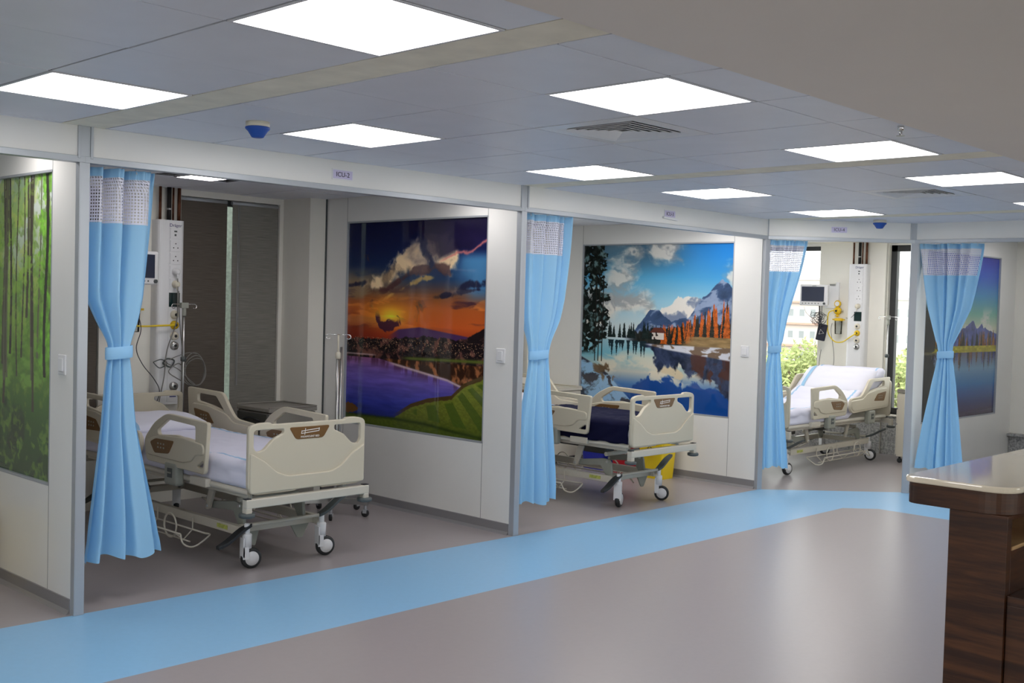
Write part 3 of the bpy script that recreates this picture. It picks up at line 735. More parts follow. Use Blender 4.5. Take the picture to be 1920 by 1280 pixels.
    tw = pl(y, [(0, .10), (.3, .13), (.5, .12), (.58, .09), (.68, .02), (1, 0)])
    tm = ss(.0, .006, tw+er-.045-x)*ss(.70, .66, y)
    tn = wf(x, y, 34, 163, amt=.04); img = mixc(img, np.array((28, 34, 32))[None, None]*(.5+1.1*tn)[..., None]+np.array((70, 90, 96))[None, None]*ss(.60, .72, tn)[..., None], tm*ss(.36, .44, tn+.06))
    for cx in (.10, .125, .15): img = mixc(img, (40, 38, 36), (np.abs(x-cx) < .0035)*(y > .2)*(y < .73)*1.)
    return img
def mural_forest(nx, ny):
    x, y = xyg(nx, ny)
    img = grad(y, [(0, (150, 176, 150)), (.12, (150, 190, 90)), (.35, (120, 170, 60)), (.6, (86, 140, 36)), (.8, (50, 90, 30)), (1, (30, 56, 22))])
    f = wf(x, y, 7, 171); f3 = wf(x, y, 26, 172, amt=.06)
    img = mixc(img, (226, 234, 236), ss(.5, .62, f)*ss(.5, .1, y)*.85)
    img = mixc(img, (196, 214, 92), ss(.48, .62, f3)*ss(.75, .3, y)*.55)
    img = mixc(img, (30, 48, 24), ss(.5, .66, fbm(x, y, 7, 5, 173))*ss(.45, .75, y)*.8)
    img = mixc(img, (130, 186, 60), ss(.5, .62, fbm(x*.7, y*1.6, 10, 4, 174))*ss(.5, .6, y)*ss(.85, .7, y)*.7)
    img = mixc(img, np.array((120, 170, 50))[None, None]*(.4+f3)[..., None], ss(.52, .7, wf(x, y, 40, 175, amt=.03))*.6)
    r = np.random.default_rng(8)
    for k in range(46):
        cx = r.uniform(-.02, 1.02); wd_ = r.uniform(.003, .012); b = r.uniform(.45, .8); cxx = cx+.01*np.sin(y*6+k)
        c = r.choice([0, 1, 2]); col = [(30, 26, 20), (54, 48, 34), (88, 92, 60)][c]
        img = mixc(img, col, (np.abs(x-cxx) < wd_*(.7+.5*y))*(y < b)*.92)
    lf = wf(x, y, 44, 176, amt=.03); img = mixc(img, (150, 206, 60), ss(.50, .6, lf)*ss(.48, .6, wf(x, y, 8, 177))*ss(.8, .2, y)*.75)
    # bright young trees near the right end
    img = mixc(img, np.array((110, 190, 40))[None, None]*(.45+lf)[..., None], ss(.45, .6, np.exp(-((x-.93)/.06)**2)*.55+(f3-.35))*ss(.72, .55, y)*.85)
    img = mixc(img, (22, 20, 14), (np.abs(x-.935-.01*np.sin(y*9)) < .010)*(y < .66)*.95)
    img = mixc(img, (40, 34, 20), (np.abs(x-.985-.012*np.sin(y*7+1)) < .005)*(y < .6)*.9)
    return img*.84+36
def mural_lake(nx, ny):
    x, y = xyg(nx, ny)
    img = grad(y, [(0, (40, 52, 170)), (.12, (36, 84, 190)), (.25, (60, 140, 190)), (.36, (120, 176, 160)), (.45, (200, 206, 180)), (.55, (190, 180, 170)), (1, (40, 60, 130))])
    f = fbm(x, y*2, 6, 5, 181); img = mixc(img, (216, 214, 206), ss(.5, .64, f)*ss(.3, .4, y)*ss(.56, .5, y)*.8)
    mt = pl(x, [(0, .50), (.3, .46), (.45, .48), (.55, .44), (.64, .40), (.70, .45), (.78, .43), (.85, .46), (.92, .47), (1, .49)])+(fbm(x, y*0, 30, 4, 18)-.5)*.03
    img = mixc(img, np.array((88, 96, 150))[None, None]*(.7+.6*fbm(x, y*1.5, 20, 4, 19))[..., None], ss(0, .004, y-mt))
    r = np.random.default_rng(12)
    for k in range(60):
        cx = r.uniform(.1, 1); col = [(60, 56, 40), (120, 74, 40), (36, 44, 40), (150, 100, 40)][r.integers(4)]
        img = conifer(img, x, y, cx, .565, r.uniform(.05, .11), .014, col, 400+k)
    img = mixc(img, np.array((184, 172, 50))[None, None]*(.7+.5*fbm(x, y*3, 30, 3, 20))[..., None], ss(0, .004, y-.558)*ss(.604, .598, y))
    lake = grad(y, [(.6, (110, 104, 120)), (.7, (120, 160, 190)), (.8, (60, 120, 180)), (.9, (60, 76, 130)), (1, (70, 50, 70))])
    img = mixc(img, lake, ss(.598, .602, y))
    for k in range(46):
        cx = r.uniform(.1, 1); h = r.uniform(.05, .13); t = (y-.60)/h; col = [(70, 66, 60), (120, 84, 60), (70, 76, 130)][r.integers(3)]
        img = mixc(img, col, ((np.abs(x-cx) < .014*(1-t)*(.5+.7*vnoise(y*160, x*0, k))) & (t > 0) & (t < 1))*.85)
    img = mixc(img, np.array((44, 42, 38))[None, None]*(.6+.8*wf(x, y, 30, 24))[..., None], ss(.20, .17, x+(wf(x, y, 16, 22)-.5)*.22)*ss(.30, .36, y)*.95)
    img = mixc(img, (120, 110, 70), np.exp(-((y-.6)/.012)**2)*ss(.25, .15, x)*.7)
    return img
def s2l(a):
    a = np.clip(a/255., 0, 1); return np.where(a <= .04045, a/12.92, ((a+.055)/1.055)**2.4)
def mural(fn, label, origin, right, wd, z0, z1, nx, ny, normal):
    """origin: lower-left seen from the front; right: unit vector to the viewer's right; normal: towards the viewer"""
    rx = Vector(right); nrm = Vector(normal)
    t = empty('wall_mural', origin, 0, label, 'mural', 'glass murals in the bay walls')
    img = s2l(fn(nx, ny)); hh = z1-z0
    X = np.linspace(0, wd, nx); Z = np.linspace(hh, 0, ny); gx, gz = np.meshgrid(X, Z)
    co = np.zeros((ny*nx, 3), np.float32)
    for k in range(3): co[:, k] = gx.ravel()*rx[k]+nrm[k]*(-.018)
    co[:, 2] += gz.ravel()
    i = np.arange((ny-1)*(nx-1)); rr, cc = i//(nx-1), i % (nx-1); a = rr*nx+cc
    fc = np.stack([a, a+nx, a+nx+1, a+1], 1).astype(np.int32)
    me = bpy.data.meshes.new('picture'); me.vertices.add(nx*ny); me.vertices.foreach_set('co', co.ravel())
    me.loops.add(fc.size); me.loops.foreach_set('vertex_index', fc.ravel())
    me.polygons.add(len(fc)); me.polygons.foreach_set('loop_start', np.arange(0, fc.size, 4, dtype=np.int32)); me.polygons.foreach_set('loop_total', np.full(len(fc), 4, np.int32))
    me.update(calc_edges=True); me.validate()
    at = me.color_attributes.new('picture', 'FLOAT_COLOR', 'POINT')
    col = np.ones((nx*ny, 4), np.float32); col[:, :3] = img.reshape(-1, 3); at.data.foreach_set('color', col.ravel())
    obj('picture', me, m_pic, t)
    bm = NB(); f = .022
    def bx(u0, u1, za, zb, d0=-.03, d1=.001):
        P = [Vector((0, 0, 0))+rx*u+nrm*d+Vector((0, 0, z)) for u in (u0, u1) for d in (d0, d1) for z in (za, zb)]
        vs = [bm.verts.new(p) for p in P]
        for q in [(0, 1, 3, 2), (4, 6, 7, 5), (0, 4, 5, 1), (2, 3, 7, 6), (0, 2, 6, 4), (1, 5, 7, 3)]: bm.faces.new([vs[k] for k in q])
    bx(-.004, .008, 0, hh); bx(wd-.008, wd+.004, 0, hh); bx(-.004, wd+.004, -.004, .010); bx(-.004, wd+.004, hh-.010, hh+.004)
    obj('frame', bm, m_alu, t, .0015); return t
MZ0, MZ1 = .622, 2.262
for fn, lab, k in ((mural_forest, 'green forest mural behind glass on the leftmost bay wall', 0), (mural_sunset, 'sunset golf course and lake mural behind glass in the nearest bay', 1), (mural_alpine, 'snowy mountain lake mural behind glass in the middle bay', 2)):
    a, b = MUR[k]
    mural(fn, lab, (XF[k], b, MZ0), (0, -1, 0), b-a, MZ0, MZ1, 420, 480, (-1, 0, 0))
mural(mural_lake, 'blue lake and peaks mural behind glass at the right, half hidden by a curtain', (MX[0], ya, MZ0), (1, 0, 0), MX[1]-MX[0], MZ0, 2.245, 380, 420, (0, -1, 0))

# ================================================================ CURTAINS
def curtain(rows, origin, ang, label, nf, seed, amp=.045, border=('r',), flap=None):
    """rows: (z, left, right) in the plane through origin with direction ang"""
    rr = random.Random(seed)
    t = empty('bay_curtain', (origin[0], origin[1], 0), ang, label, 'curtain', 'blue curtains tied at the bay posts')
    rows = sorted(rows); zs = [r[0] for r in rows]; Ls = [r[1] for r in rows]; Rs = [r[2] for r in rows]
    ztop, zbot = zs[-1], zs[0]; ztie = min(rows, key=lambda r: r[2]-r[1])[0]
    wtie = min(r[2]-r[1] for r in rows); wtop = Rs[-1]-Ls[-1]
    ph = [rr.uniform(0, 6.28) for _ in range(4)]; fq = [nf, nf*1.7, nf*.55]
    def smooth_interp(z, A):
        i = max(0, min(len(zs)-2, int(np.searchsorted(zs, z))-1)); tt = (z-zs[i])/(zs[i+1]-zs[i]); tt = max(0, min(1, tt))
        g = lambda k: A[max(0, min(len(A)-1, k))]
        a, b, c, d = g(i-1), g(i), g(i+1), g(i+2)
        s = b+(c-b)*tt
        return .35*s+.65*(.5*((2*b)+(c-a)*tt+(2*a-5*b+4*c-d)*tt*tt+(3*b-a-3*c+d)*tt**3)) if abs(c-b) < .08 else s
    def P(u, z):
        l, r = smooth_interp(z, Ls), smooth_interp(z, Rs); wd = r-l
        k = max(0, min(1, (wd-wtie)/(max(wtop, wd)-wtie+1e-6)))
        A = amp*(.30+.70*k)
        if z < ztie: A *= 1.05
        tt = max(0, 1-abs(z-ztie)/.06)
        drift = .35*math.sin(z*2.3+ph[3])
        uw = u+.05*math.sin(2*PI*u*1.0+ph[2])+.025*math.sin(2*PI*u*2.3+ph[1])
        d = A*(.72*math.sin(2*PI*fq[0]*uw+ph[0]+drift)+.22*math.sin(2*PI*fq[1]*uw+ph[1]-z*.9)+.35*math.sin(2*PI*fq[2]*u+ph[2]+z*.5))
        x = l+wd*(u+.018*math.sin(2*PI*fq[0]*u+ph[0]+1.3))
        x = l+wd*min(1, max(0, (x-l)/wd if wd > 0 else u))
        # pleats pinched at the top
        pin = max(0, (z-(ztop-.12))/.12)
        d += pin*.012*math.sin(2*PI*14*u)
        zz = z
        if z < zbot+.25: zz = z+(.013*math.sin(2*PI*1.2*u+ph[1])+.006*math.sin(2*PI*fq[0]*u+ph[0]))*(1-(z-zbot)/.25)
        return Vector((x, d, zz))
    def patch(name, u0, u1, za, zb, m, nu, nz):
        bm = NB(); uvl = bm.loops.layers.uv.new('UVMap'); G = []; UV = {}
        for j in range(nz+1):
            z = za+(zb-za)*j/nz; row = []; s = 0; prev = None
            for i in range(nu+1):
                u = u0+(u1-u0)*i/nu; p = P(u, z)
                if prev is not None: s += (p-prev).length
                prev = p; v = bm.verts.new(p); UV[v] = (s, z); row.append(v)
            G.append(row)
        for j in range(nz):
            for i in range(nu):
                f = bm.faces.new((G[j][i], G[j][i+1], G[j+1][i+1], G[j+1][i])); f.smooth = True
                for lp in f.loops: lp[uvl].uv = UV[lp.vert]
        me = bpy.data.meshes.new(name); bm.to_mesh(me); bm.free(); me.materials.append(m)
        o = bpy.data.objects.new(name, me); COL.objects.link(o); o.parent = t; return o
    zn0, zn1 = 1.995, ztop-.045
    ul = .06 if 'l' in border else 0.; ur = .93 if 'r' in border else 1.
    patch('header_band', 0, 1, zn1, ztop, m_cloth, 110, 4)
    patch('netting', ul, ur, zn0, zn1, m_net, 110, 14)
    if 'r' in border: patch('side_hem', ur, 1, zn0, zn1, m_cloth, 10, 12)
    if 'l' in border: patch('side_hem', 0, ul, zn0, zn1, m_cloth, 10, 12)
    patch('drape', 0, 1, zbot, zn0, m_cloth, 130, 110)
    l, r = smooth_interp(ztie, Ls), smooth_interp(ztie, Rs); c = (l+r)/2; hw = (r-l)/2+.006
    bm = NB(); G = []
    for j, (z, e) in enumerate(((-.032, .002), (-.028, .004), (0, .005), (.028, .004), (.032, .002))):
        G.append([bm.verts.new((c+(hw+e)*math.cos(a), (amp*.52+e)*math.sin(a), ztie+z+.006*math.cos(a))) for a in [2*PI*k/40 for k in range(40)]])
    for j in range(4):
        for i in range(40):
            f = bm.faces.new((G[j][i], G[j][(i+1) % 40], G[j+1][(i+1) % 40], G[j+1][i])); f.smooth = True
    obj('tieback', bm, m_cloth, t)
    for k in range(5):
        u = (k+.5)/5; p = P(u, ztop-.01); bm = NB()
        tube(bm, [(p.x, p.y, p.z-.008), (p.x, p.y+.004, p.z+.006), (p.x, p.y*.6, p.z+.018)], .003, 6); obj('hook', bm, m_white, t)
    return t
rows1 = [(.24, -.045, .405), (.34, -.03, .385), (.66, .008, .315), (.93, .040, .252), (1.21, .062, .222), (1.325, .076, .205), (1.38, .068, .215), (1.49, .005, .256), (1.605, -.048, .284), (1.77, -.056, .300), (2.0, -.053, .318), (2.2, -.054, .328), (2.275, -.055, .334)]
curtain([(z, a, b) for z, a, b in rows1], (0, 3.13), 0, 'blue curtain with white net top tied at the first post, nearest of the four', 3.4, 1, .062)
rows2 = [(.19, 3.12, 3.508), (.36, 3.118, 3.50), (.75, 3.138, 3.455), (1.05, 3.190, 3.423), (1.21, 3.213, 3.405), (1.27, 3.213, 3.403), (1.366, 3.196, 3.422), (1.52, 3.146, 3.490), (1.675, 3.127, 3.527), (1.98, 3.118, 3.562), (2.22, 3.114, 3.578), (2.28, 3.112, 3.578)]
curtain(rows2, (0, 3.04), 0, 'blue curtain with white net top hanging beside the sunset mural wall end', 4.6, 2, .052)
o3 = (6.245+.06, 2.95+.06); a3 = math.atan2(P4[1]-P3[1], P4[0]-P3[0])
def c3(z, l, r): return (z, l, r)
rows3 = [(.19, .008, .294), (.56, .016, .256), (1.06, .042, .205), (1.25, .076, .184), (1.28, .079, .182), (1.355, .06, .204), (1.64, .006, .256), (1.965, .004, .345), (2.22, .014, .395), (2.28, .014, .403)]
curtain(rows3, o3, a3, 'blue curtain with white net top tied at the corner post before the corner bay', 4.2, 3, .036)
o4 = (7.30, 2.0)
rows4 = [(.22, .055, .495), (.62, .110, .450), (1.01, .180, .400), (1.28, .228, .360), (1.325, .226, .358), (1.40, .204, .374), (1.69, .118, .499), (1.975, .066, .557), (2.215, .031, .593), (2.28, .019, .597)]
curtain(rows4, o4, R(-90), 'blue curtain with white net top at far right, half covering the blue lake mural', 5, 4, .045, border=('l', 'r'))

# ================================================================ HOSPITAL BED
_k = .963
FBO = [(-.44, .465, .07), (-.10, .465, .01), (-.08, .482, .01), (.08, .482, .01), (.10, .465, .01), (.44, .465, .07), (.44, .866, .03), (.37, .884, .03), (.29, .884, .012), (.275, .872, .01), (-.275, .872, .01), (-.29, .884, .012), (-.37, .884, .03), (-.44, .866, .03)]
HL = [(-.405, .842), (-.19, .842), (-.19, .815), (-.265, .785), (-.335, .722), (-.385, .716), (-.405, .74)]
HR = [(-x, z) for x, z in HL][::-1]
SM = [(-.432, .715), (-.33, .66), (-.24, .59), (-.16, .562), (.16, .562), (.24, .59), (.33, .66), (.432, .715), (.432, .475), (-.432, .475)]
FBO = [(p[0]*_k, *p[1:]) for p in FBO]; HL = [(p[0]*_k, p[1]) for p in HL]; HR = [(p[0]*_k, p[1]) for p in HR]; SM = [(p[0]*_k, p[1]) for p in SM]
FR = [(.36, .555, .03), (.33, .872, .02), (.82, .888, .05), (.97, .82, .06), (1.10, .70, .05), (1.06, .565, .03)]
FRH = [[(.47, .838), (.80, .850), (.93, .775), (.915, .742), (.70, .762), (.47, .742)], [(.375, .592), (.375, .64), (.455, .592)]]
HD = .09
sh = lambda L, d: [(p[0]+d, *p[1:]) for p in L]
FR = [(p[0]+.08, p[1]-.02, *p[2:]) for p in FR]; FRH = [[(p[0]+.08, p[1]-.02) for p in h] for h in FRH]
HRL = [(1.14+HD, .59, .03), (1.15+HD, .712, .04), (1.40+HD, .728, .05), (1.50+HD, .82, .06), (1.57+HD, .905, .05), (2.06+HD, .915, .02), (2.03+HD, .585, .03), (1.20+HD, .555, .03)]
HRH = [[(1.54+HD, .768), (1.66+HD, .872), (1.92+HD, .878), (1.92+HD, .82), (1.72+HD, .80)]]
BEDL = 2.25
def mirror(name): pass
def build_bed(loc, rz, label, group):
    t = empty('hospital_bed', loc, rz, label, 'hospital bed', group)
    # boards
    for nm, y, s in (('footboard', .018, -1), ('headboard', BEDL-.018, 1)):
        b = plate(nm, FBO, [HL, HR], .030, .006, m_ivory, t, 'xz', y)
        plate('board_relief', SM, [], .020, .008, m_ivory, b, 'xz', y+s*.016)
        if nm == 'footboard':
            bd = plate('badge', [(-.15, .846), (.15, .846), (.10, .772), (-.10, .772)], [], .036, .002, m_brown, b, 'xz', y, r=.02)
            cu = NB()
            y0 = y-.0195
            for a, c in (((-.062, .820), (.066, .830)), ((-.062, .806), (.066, .816)), ((-.064, .804), (-.060, .824)), ((.064, .814), (.068, .834)), ((-.040, .796), (-.034, .836))):
                d = Vector((c[0]-a[0], 0, c[1]-a[1])); n_ = Vector((-d.z, 0, d.x)).normalized()*.0022; A = Vector((a[0], y0, a[1])); C = Vector((c[0], y0, c[1]))
                vs = [cu.verts.new(p) for p in (A-n_, C-n_, C+n_, A+n_)]; cu.faces.new(vs)
            e1 = obj('emblem', cu, m_textw, bd)
            e2 = text('lettering', 'PARAMOUNT BED', .0165, m_textw, bd, facing((.0, y0, .785), 0)); merge(bd, [e1, e2])
    # side rails
    for sx in (-1, 1):
        x = sx*.435
        for nm, O, Hs, pan in (('foot_side_rail', FR, FRH, sh([(1.0, .672), (.93, .700), (.70, .704), (.765, .618), (.94, .606)], .08)), ('head_side_rail', HRL, HRH, [(1.66+HD, .668), (1.74+HD, .744), (1.95+HD, .764), (1.90+HD, .66)])):
            b = plate(nm, O, Hs, .028, .006, m_ivory, t, 'yz', x)
            if nm[0] == 'f': rel = sh([(.365, .718), (.60, .736), (.88, .724), (1.07, .685), (1.04, .585), (.60, .58), (.50, .60), (.46, .645), (.362, .65)], .08)
            else: rel = [(1.24, .69), (1.50, .70), (1.60, .755), (1.85, .795), (2.07, .80), (2.05, .60), (1.30, .575), (1.24, .61)]
            plate('rail_relief', rel, [], .046, .008, m_ivory, b, 'yz', x, r=.03)
            cp = plate('control_panel', pan, [], .052, .002, m_brown, b, 'yz', x, r=.02)
            cy = sum(p[0] for p in pan)/len(pan); cz = sum(p[1] for p in pan)/len(pan)
            bm = NB()
            for i in range(3):
                for j in range(2):
                    for s in (-1, 1):
                        box(bm, (x+s*.0262-.0006, cy-.05+i*.035, cz-.018+j*.024), (x+s*.0262+.0006, cy-.035+i*.035, cz-.008+j*.024))
            merge(cp, [obj('button', bm, m_bedgrey, cp)])
            # bracket under the rail
            yb = .76 if nm[0] == 'f' else 1.66
            bm = NB(); box(bm, (sx*.455-.03*sx-.03, yb, .42), (sx*.455-.03*sx+.03, yb+.15, .565)); br = obj('rail_bracket', bm, m_bedgrey, t, .018, seg=3)
            bm = NB(); box(bm, (sx*.455-.002, yb+.045, .47), (sx*.455+.003, yb+.105, .53)); obj('release_latch', bm, m_dgrey, br, .004)
            bm = NB(); box(bm, (sx*.458, yb+.05, .497), (sx*.462, yb+.10, .506)); obj('release_latch', bm, m_bedgrey, br, .001)
    # mattress platform and frame
    bm = NB()
    for sx in (-1, 1):
        tube(bm, [(sx*.38, .05, .475), (sx*.38, BEDL-.06, .475)], .020, 12)
        box(bm, (sx*.345-.015, .10, .43), (sx*.345+.015, BEDL-.1, .47))
        box(bm, (sx*.405-.022, .46, .455), (sx*.405+.022, .64, .505))
    for y in (.10, .45, .85, 1.25, 1.65, 2.10): box(bm, (-.38, y-.02, .455), (.38, y+.02, .475))
    box(bm, (-.375, .06, .480), (.375, .80, .496)); box(bm, (-.375, .82, .480), (.375, 1.25, .496)); box(bm, (-.375, 1.27, .480), (.375, BEDL-.06, .496))
    obj('platform_frame', bm, m_bedmet, t, .004)
    # bumper bars
    for y0, y1 in ((-.022, .026), (BEDL-.026, BEDL+.022)):
        bm = NB(); box(bm, (-.448, y0, .395), (.448, y1, .448))
        for sx in (-1, 1): box(bm, (sx*.428-.02, y0, .36), (sx*.428+.02, y1, .40))
        bb = obj('bumper_bar', bm, m_bedmet, t, .006)
        for sx in (-1, 1):
            bm = NB(); lathe(bm, [(.030, .340), (.046, .346), (.048, .360), (.044, .368), (.02, .37)], (sx*.430, (y0+y1)/2, 0)); obj('bumper_wheel', bm, m_dgrey, bb)
            bm = NB(); box(bm, (sx*.430-.018, (y0+y1)/2-.018, .448), (sx*.430+.018, (y0+y1)/2+.018, .453)); obj('socket_cap', bm, m_dark, bb)
    # lower base
    bm = NB()
    for sx in (-1, 1): box(bm, (sx*.285-.02, .28, .195), (sx*.285+.02, 1.98, .25))
    for y in (.34, 1.92): box(bm, (-.285, y-.025, .20), (.285, y+.025, .245))
    tube(bm, [(-.275, .235, .262), (.275, .235, .262)], .011, 12); tube(bm, [(-.275, 2.03, .262), (.275, 2.03, .262)], .011, 12)
    for sx in (-1, 1):
        tube(bm, [(sx*.275, .235, .245), (sx*.285, .30, .225)], .014, 10); tube(bm, [(sx*.275, 2.03, .245), (sx*.285, 1.97, .225)], .014, 10)
    bs = obj('base_frame', bm, m_bedmet, t, .004)
    for sx in (-1, 1): bm = NB(); box(bm, (sx*.3058-.0007, .40, .212), (sx*.3058+.0007, .52, .238)); obj('warning_sticker', bm, mat('sticker_yellow_green', lin((176, 182, 90)), .5, noise=.4, nscale=60), bs)
    # lift linkage: four arms
    for sx in (-1, 1):
        for y, s in ((.34, 1), (1.92, -1)):
            o_ = [(y, .215), (y+s*.02, .36), (y+s*.10, .375), (y+s*.38, .335), (y+s*.40, .29), (y+s*.12, .315), (y+s*.055, .215)]
            if s < 0: o_ = o_[::-1]
            a = plate('lift_arm', o_, [], .022, .003, m_bedgrey, t, 'yz', sx*.22, r=.025)
            o2 = [(y+s*.36, .285), (y+s*.41, .285), (y+s*.36, .46), (y+s*.29, .46)]
            if s < 0: o2 = o2[::-1]
            plate('lift_arm', o2, [], .018, .003, m_bedmet, t, 'yz', sx*.245, r=.02)
            bm = NB(); cyl(bm, (sx*.205, y+s*.385, .308), (sx*.262, y+s*.385, .308), .012, 14); cyl(bm, (sx*.205, y+s*.055, .35), (sx*.238, y+s*.055, .35), .012, 14); obj('pivot_bolt', bm, m_steel, a)
    for yq in (.42, 1.82): bm = NB(); tube(bm, [(-.22, yq, .36), (.22, yq, .36)], .018, 12); obj('cross_tube', bm, m_bedmet, t)
    bm = NB(); box(bm, (-.06, .55, .33), (.06, .80, .43)); box(bm, (-.05, 1.35, .33), (.05, 1.60, .43)); tube(bm, [(0, .80, .38), (0, 1.35, .38)], .02, 10); obj('actuator', bm, m_lockd, t, .01)
    plate('hanger_plate', [(.10, .215), (.26, .215), (.20, .11), (.165, .11)], [], .012, .002, m_bedgrey, t, 'xz', .34, r=.02)
    plate('hanger_plate', [(-.20, .215), (-.12, .215), (-.15, .10), (-.185, .12)], [], .012, .002, m_bedgrey, t, 'xz', .34, r=.02)
    # casters and pedals
    for sx in (-1, 1):
        for y in (.235, 2.03):
            c = caster(t); c.location = (sx*.275, y, 0)
            c.rotation_euler = (0, 0, R(-12) if y < 1 else R(60))
    for sx, dz in ((-1, -.10), (1, .09)):
        for y in (.235, 2.03):
            pts = [(sx*.25, y, .262), (sx*.31, y+.01, .258+dz*.25), (sx*.40, y+.015, .258+dz*.85), (sx*.465, y+.015, .262+dz*1.15)]
            bm = NB(); P = spline(pts, 5); prev = None
            for i, p in enumerate(P):
                wv = .018+.012*math.sin(PI*i/(len(P)-1)); q = [bm.verts.new(p+Vector((0, a, b))) for a, b in ((-wv, -.010), (wv, -.010), (wv, .010), (-wv, .010))]
                if prev:
                    for k in range(4): bm.faces.new((prev[k], prev[(k+1) % 4], q[(k+1) % 4], q[k]))
                else: bm.faces.new(q)
                prev = q
            bm.faces.new(prev[::-1]); obj('brake_pedal', bm, m_dgrey if sx > 0 else m_dark, t, .003)
    # wire rack on each long side of the base
    for sx in (-1, 1):
        bm = NB(); x0, x1 = sx*.32, sx*.45
        P = lambda y, z, x: (x, y, z)
        tube(bm, [P(.62, .155, x0), P(1.70, .155, x0)], .006, 8); tube(bm, [P(.70, .155, x1), P(1.66, .155, x1)], .006, 8)
        arc = [(x1, .70-.0, .155)]+[(x1-sx*.0, .70-.10*math.sin(a), .155-.07*(1-math.cos(a))) for a in [0, .5, 1, 1.5]]
        tube(bm, spline([(x1, .70, .155), (x1, .66, .10), (x1-sx*.04, .60, .09), (x0, .58, .15), (x0, .62, .155)], 5), .006, 8)
        tube(bm, spline([(x1, 1.66, .155), (x1, 1.71, .10), (x1-sx*.04, 1.75, .10), (x0, 1.74, .15), (x0, 1.70, .155)], 5), .006, 8)
        for y in (.78, 1.22, 1.62): tube(bm, [(x0, y, .235), (x0, y, .155), ((x0+x1)/2, y, .10), (x1, y, .155)], .005, 8)
        for y in (.86, 1.45): tube(bm, [(x1-sx*.02, y+.075*math.cos(a), .185+.075*math.sin(a)) for a in [2*PI*k/24 for k in range(24)]], .006, 8, closed=True)
        tube(bm, [((x0+x1)/2, .70, .10), ((x0+x1)/2, 1.68, .10)], .005, 8)
        obj('wire_rack', bm, m_bedmet, t)
    return t
_cm = {}
def caster(t):
    if not _cm:
        bm = NB(); lathe(bm, [(.017, .150), (.017, .268), (.014, .274)], seg=16); lathe(bm, [(.029, .125), (.030, .205), (.026, .212), (.016, .213)], seg=20)
        box(bm, (-.031, -.030, .062), (.004, -.020, .135)); box(bm, (-.031, .020, .062), (.004, .030, .135)); box(bm, (-.032, -.030, .075), (-.022, .030, .19)); _cm['s'] = bm
        me = bpy.data.meshes.new('caster'); bmesh.ops.recalc_face_normals(bm, faces=bm.faces[:]); bm.to_mesh(me); bm.free(); me.materials.append(m_white); _cm['s'] = me
        bm = NB(); c = (.028, 0, .0625)
        lathe(bm, [(.042, -.020), (.056, -.019), (.0625, -.010), (.0625, .010), (.056, .019), (.042, .020)], c, 32, 'y', 0)
        lathe(bm, [(.006, -.0215), (.043, -.0215), (.043, .0215), (.006, .0215)], c, 32, 'y', 1)
        me = bpy.data.meshes.new('wheel'); bmesh.ops.recalc_face_normals(bm, faces=bm.faces[:]); bm.to_mesh(me); bm.free(); me.materials.append(m_dark); me.materials.append(m_white); _cm['w'] = me
    o = bpy.data.objects.new('caster', _cm['s']); COL.objects.link(o); o.parent = t
    wv = bpy.data.objects.new('wheel', _cm['w']); COL.objects.link(wv); wv.parent = o; return o
G_BED = 'beige electric hospital beds in the bays'
B1 = (1.348, 3.10, 0); B2 = (4.75, 2.945, 0); B3 = (6.98, 3.50, 0)
bed1 = build_bed(B1, 0, 'beige hospital bed with plain white sheet in the nearest bay', G_BED)
bed2 = dup_thing(bed1, B2, 0, 'beige hospital bed with navy blanket in the middle bay', G_BED)
bed3 = dup_thing(bed1, B3, R(-90), 'beige hospital bed standing sideways in the corner bay by the windows', G_BED)
LOW = ('base_frame', 'caster', 'brake_pedal', 'wire_rack', 'hanger_plate', 'lift_arm')
for bd_, dz_ in ((bed1, .02), (bed2, .05), (bed3, .02)):
    for o in bd_.children:
        if o.name.split('.')[0] not in LOW: o.location.z = dz_
for o in bed2.children:
    if o.name.startswith('caster') and o.location.y < 1: o.rotation_euler = (0, 0, R(20) if o.location.x < 0 else R(-55))
for o in bed3.children:
    if o.name.startswith('caster') and o.location.x > 0: o.rotation_euler = (0, 0, R(80) if o.location.y < 1 else R(10))

# mattresses with sheets
def slab(y0, y1, xw, z0, z1, nz=.012, seed=0, ny=60, nx=34, over=.0, prof=None):
    """soft rectangular slab; prof(y)->dz lifts it, returns bmesh"""
    bm = NB(); rows = []
    sec = []   # cross section points (x, zfrac) going round
    n = nx
    for i in range(n+1): sec.append((-xw+2*xw*i/n, 1.))
    for k in range(1, 6): sec.append((xw+.004*math.sin(k*1.3), 1-k/6))
    for i in range(n+1): sec.append((xw-2*xw*i/n, 0.))
    for k in range(1, 6): sec.append((-xw-.004*math.sin(k*1.3), k/6))
    for j in range(ny+1):
        y = y0+(y1-y0)*j/ny; dz, dy = (prof(y) if prof else (0, 0)); row = []
        e = min(1, min(j, ny-j)/2.0)
        for (x, f) in sec:
            rx = xw-abs(x); edge = max(0, 1-rx/.04)
            top = z1-.022*edge**2*(f > .5)-(1-e)*.02*(f > .5)
            wob = nz*(vn(x*7+seed, y*7)-.5)+nz*.5*(vn(x*20, y*20+seed)-.5) if f > .5 else 0
            sx = nz*1.1*(vn(y*14+seed, f*3)-.5) if 0 < f < 1 else 0
            row.append(bm.verts.new((x+sx, y+dy, (z0 if f == 0 else z0+(top-z0)*f)+wob+dz)))
        rows.append(row)
    m = len(sec)
    for j in range(ny):
        for i in range(m):
            f = bm.faces.new((rows[j][i], rows[j][(i+1) % m], rows[j+1][(i+1) % m], rows[j+1][i])); f.smooth = True
    bm.faces.new(rows[0]); bm.faces.new(rows[-1][::-1]); return bm
_g = np.random.default_rng(9).random((64, 64))
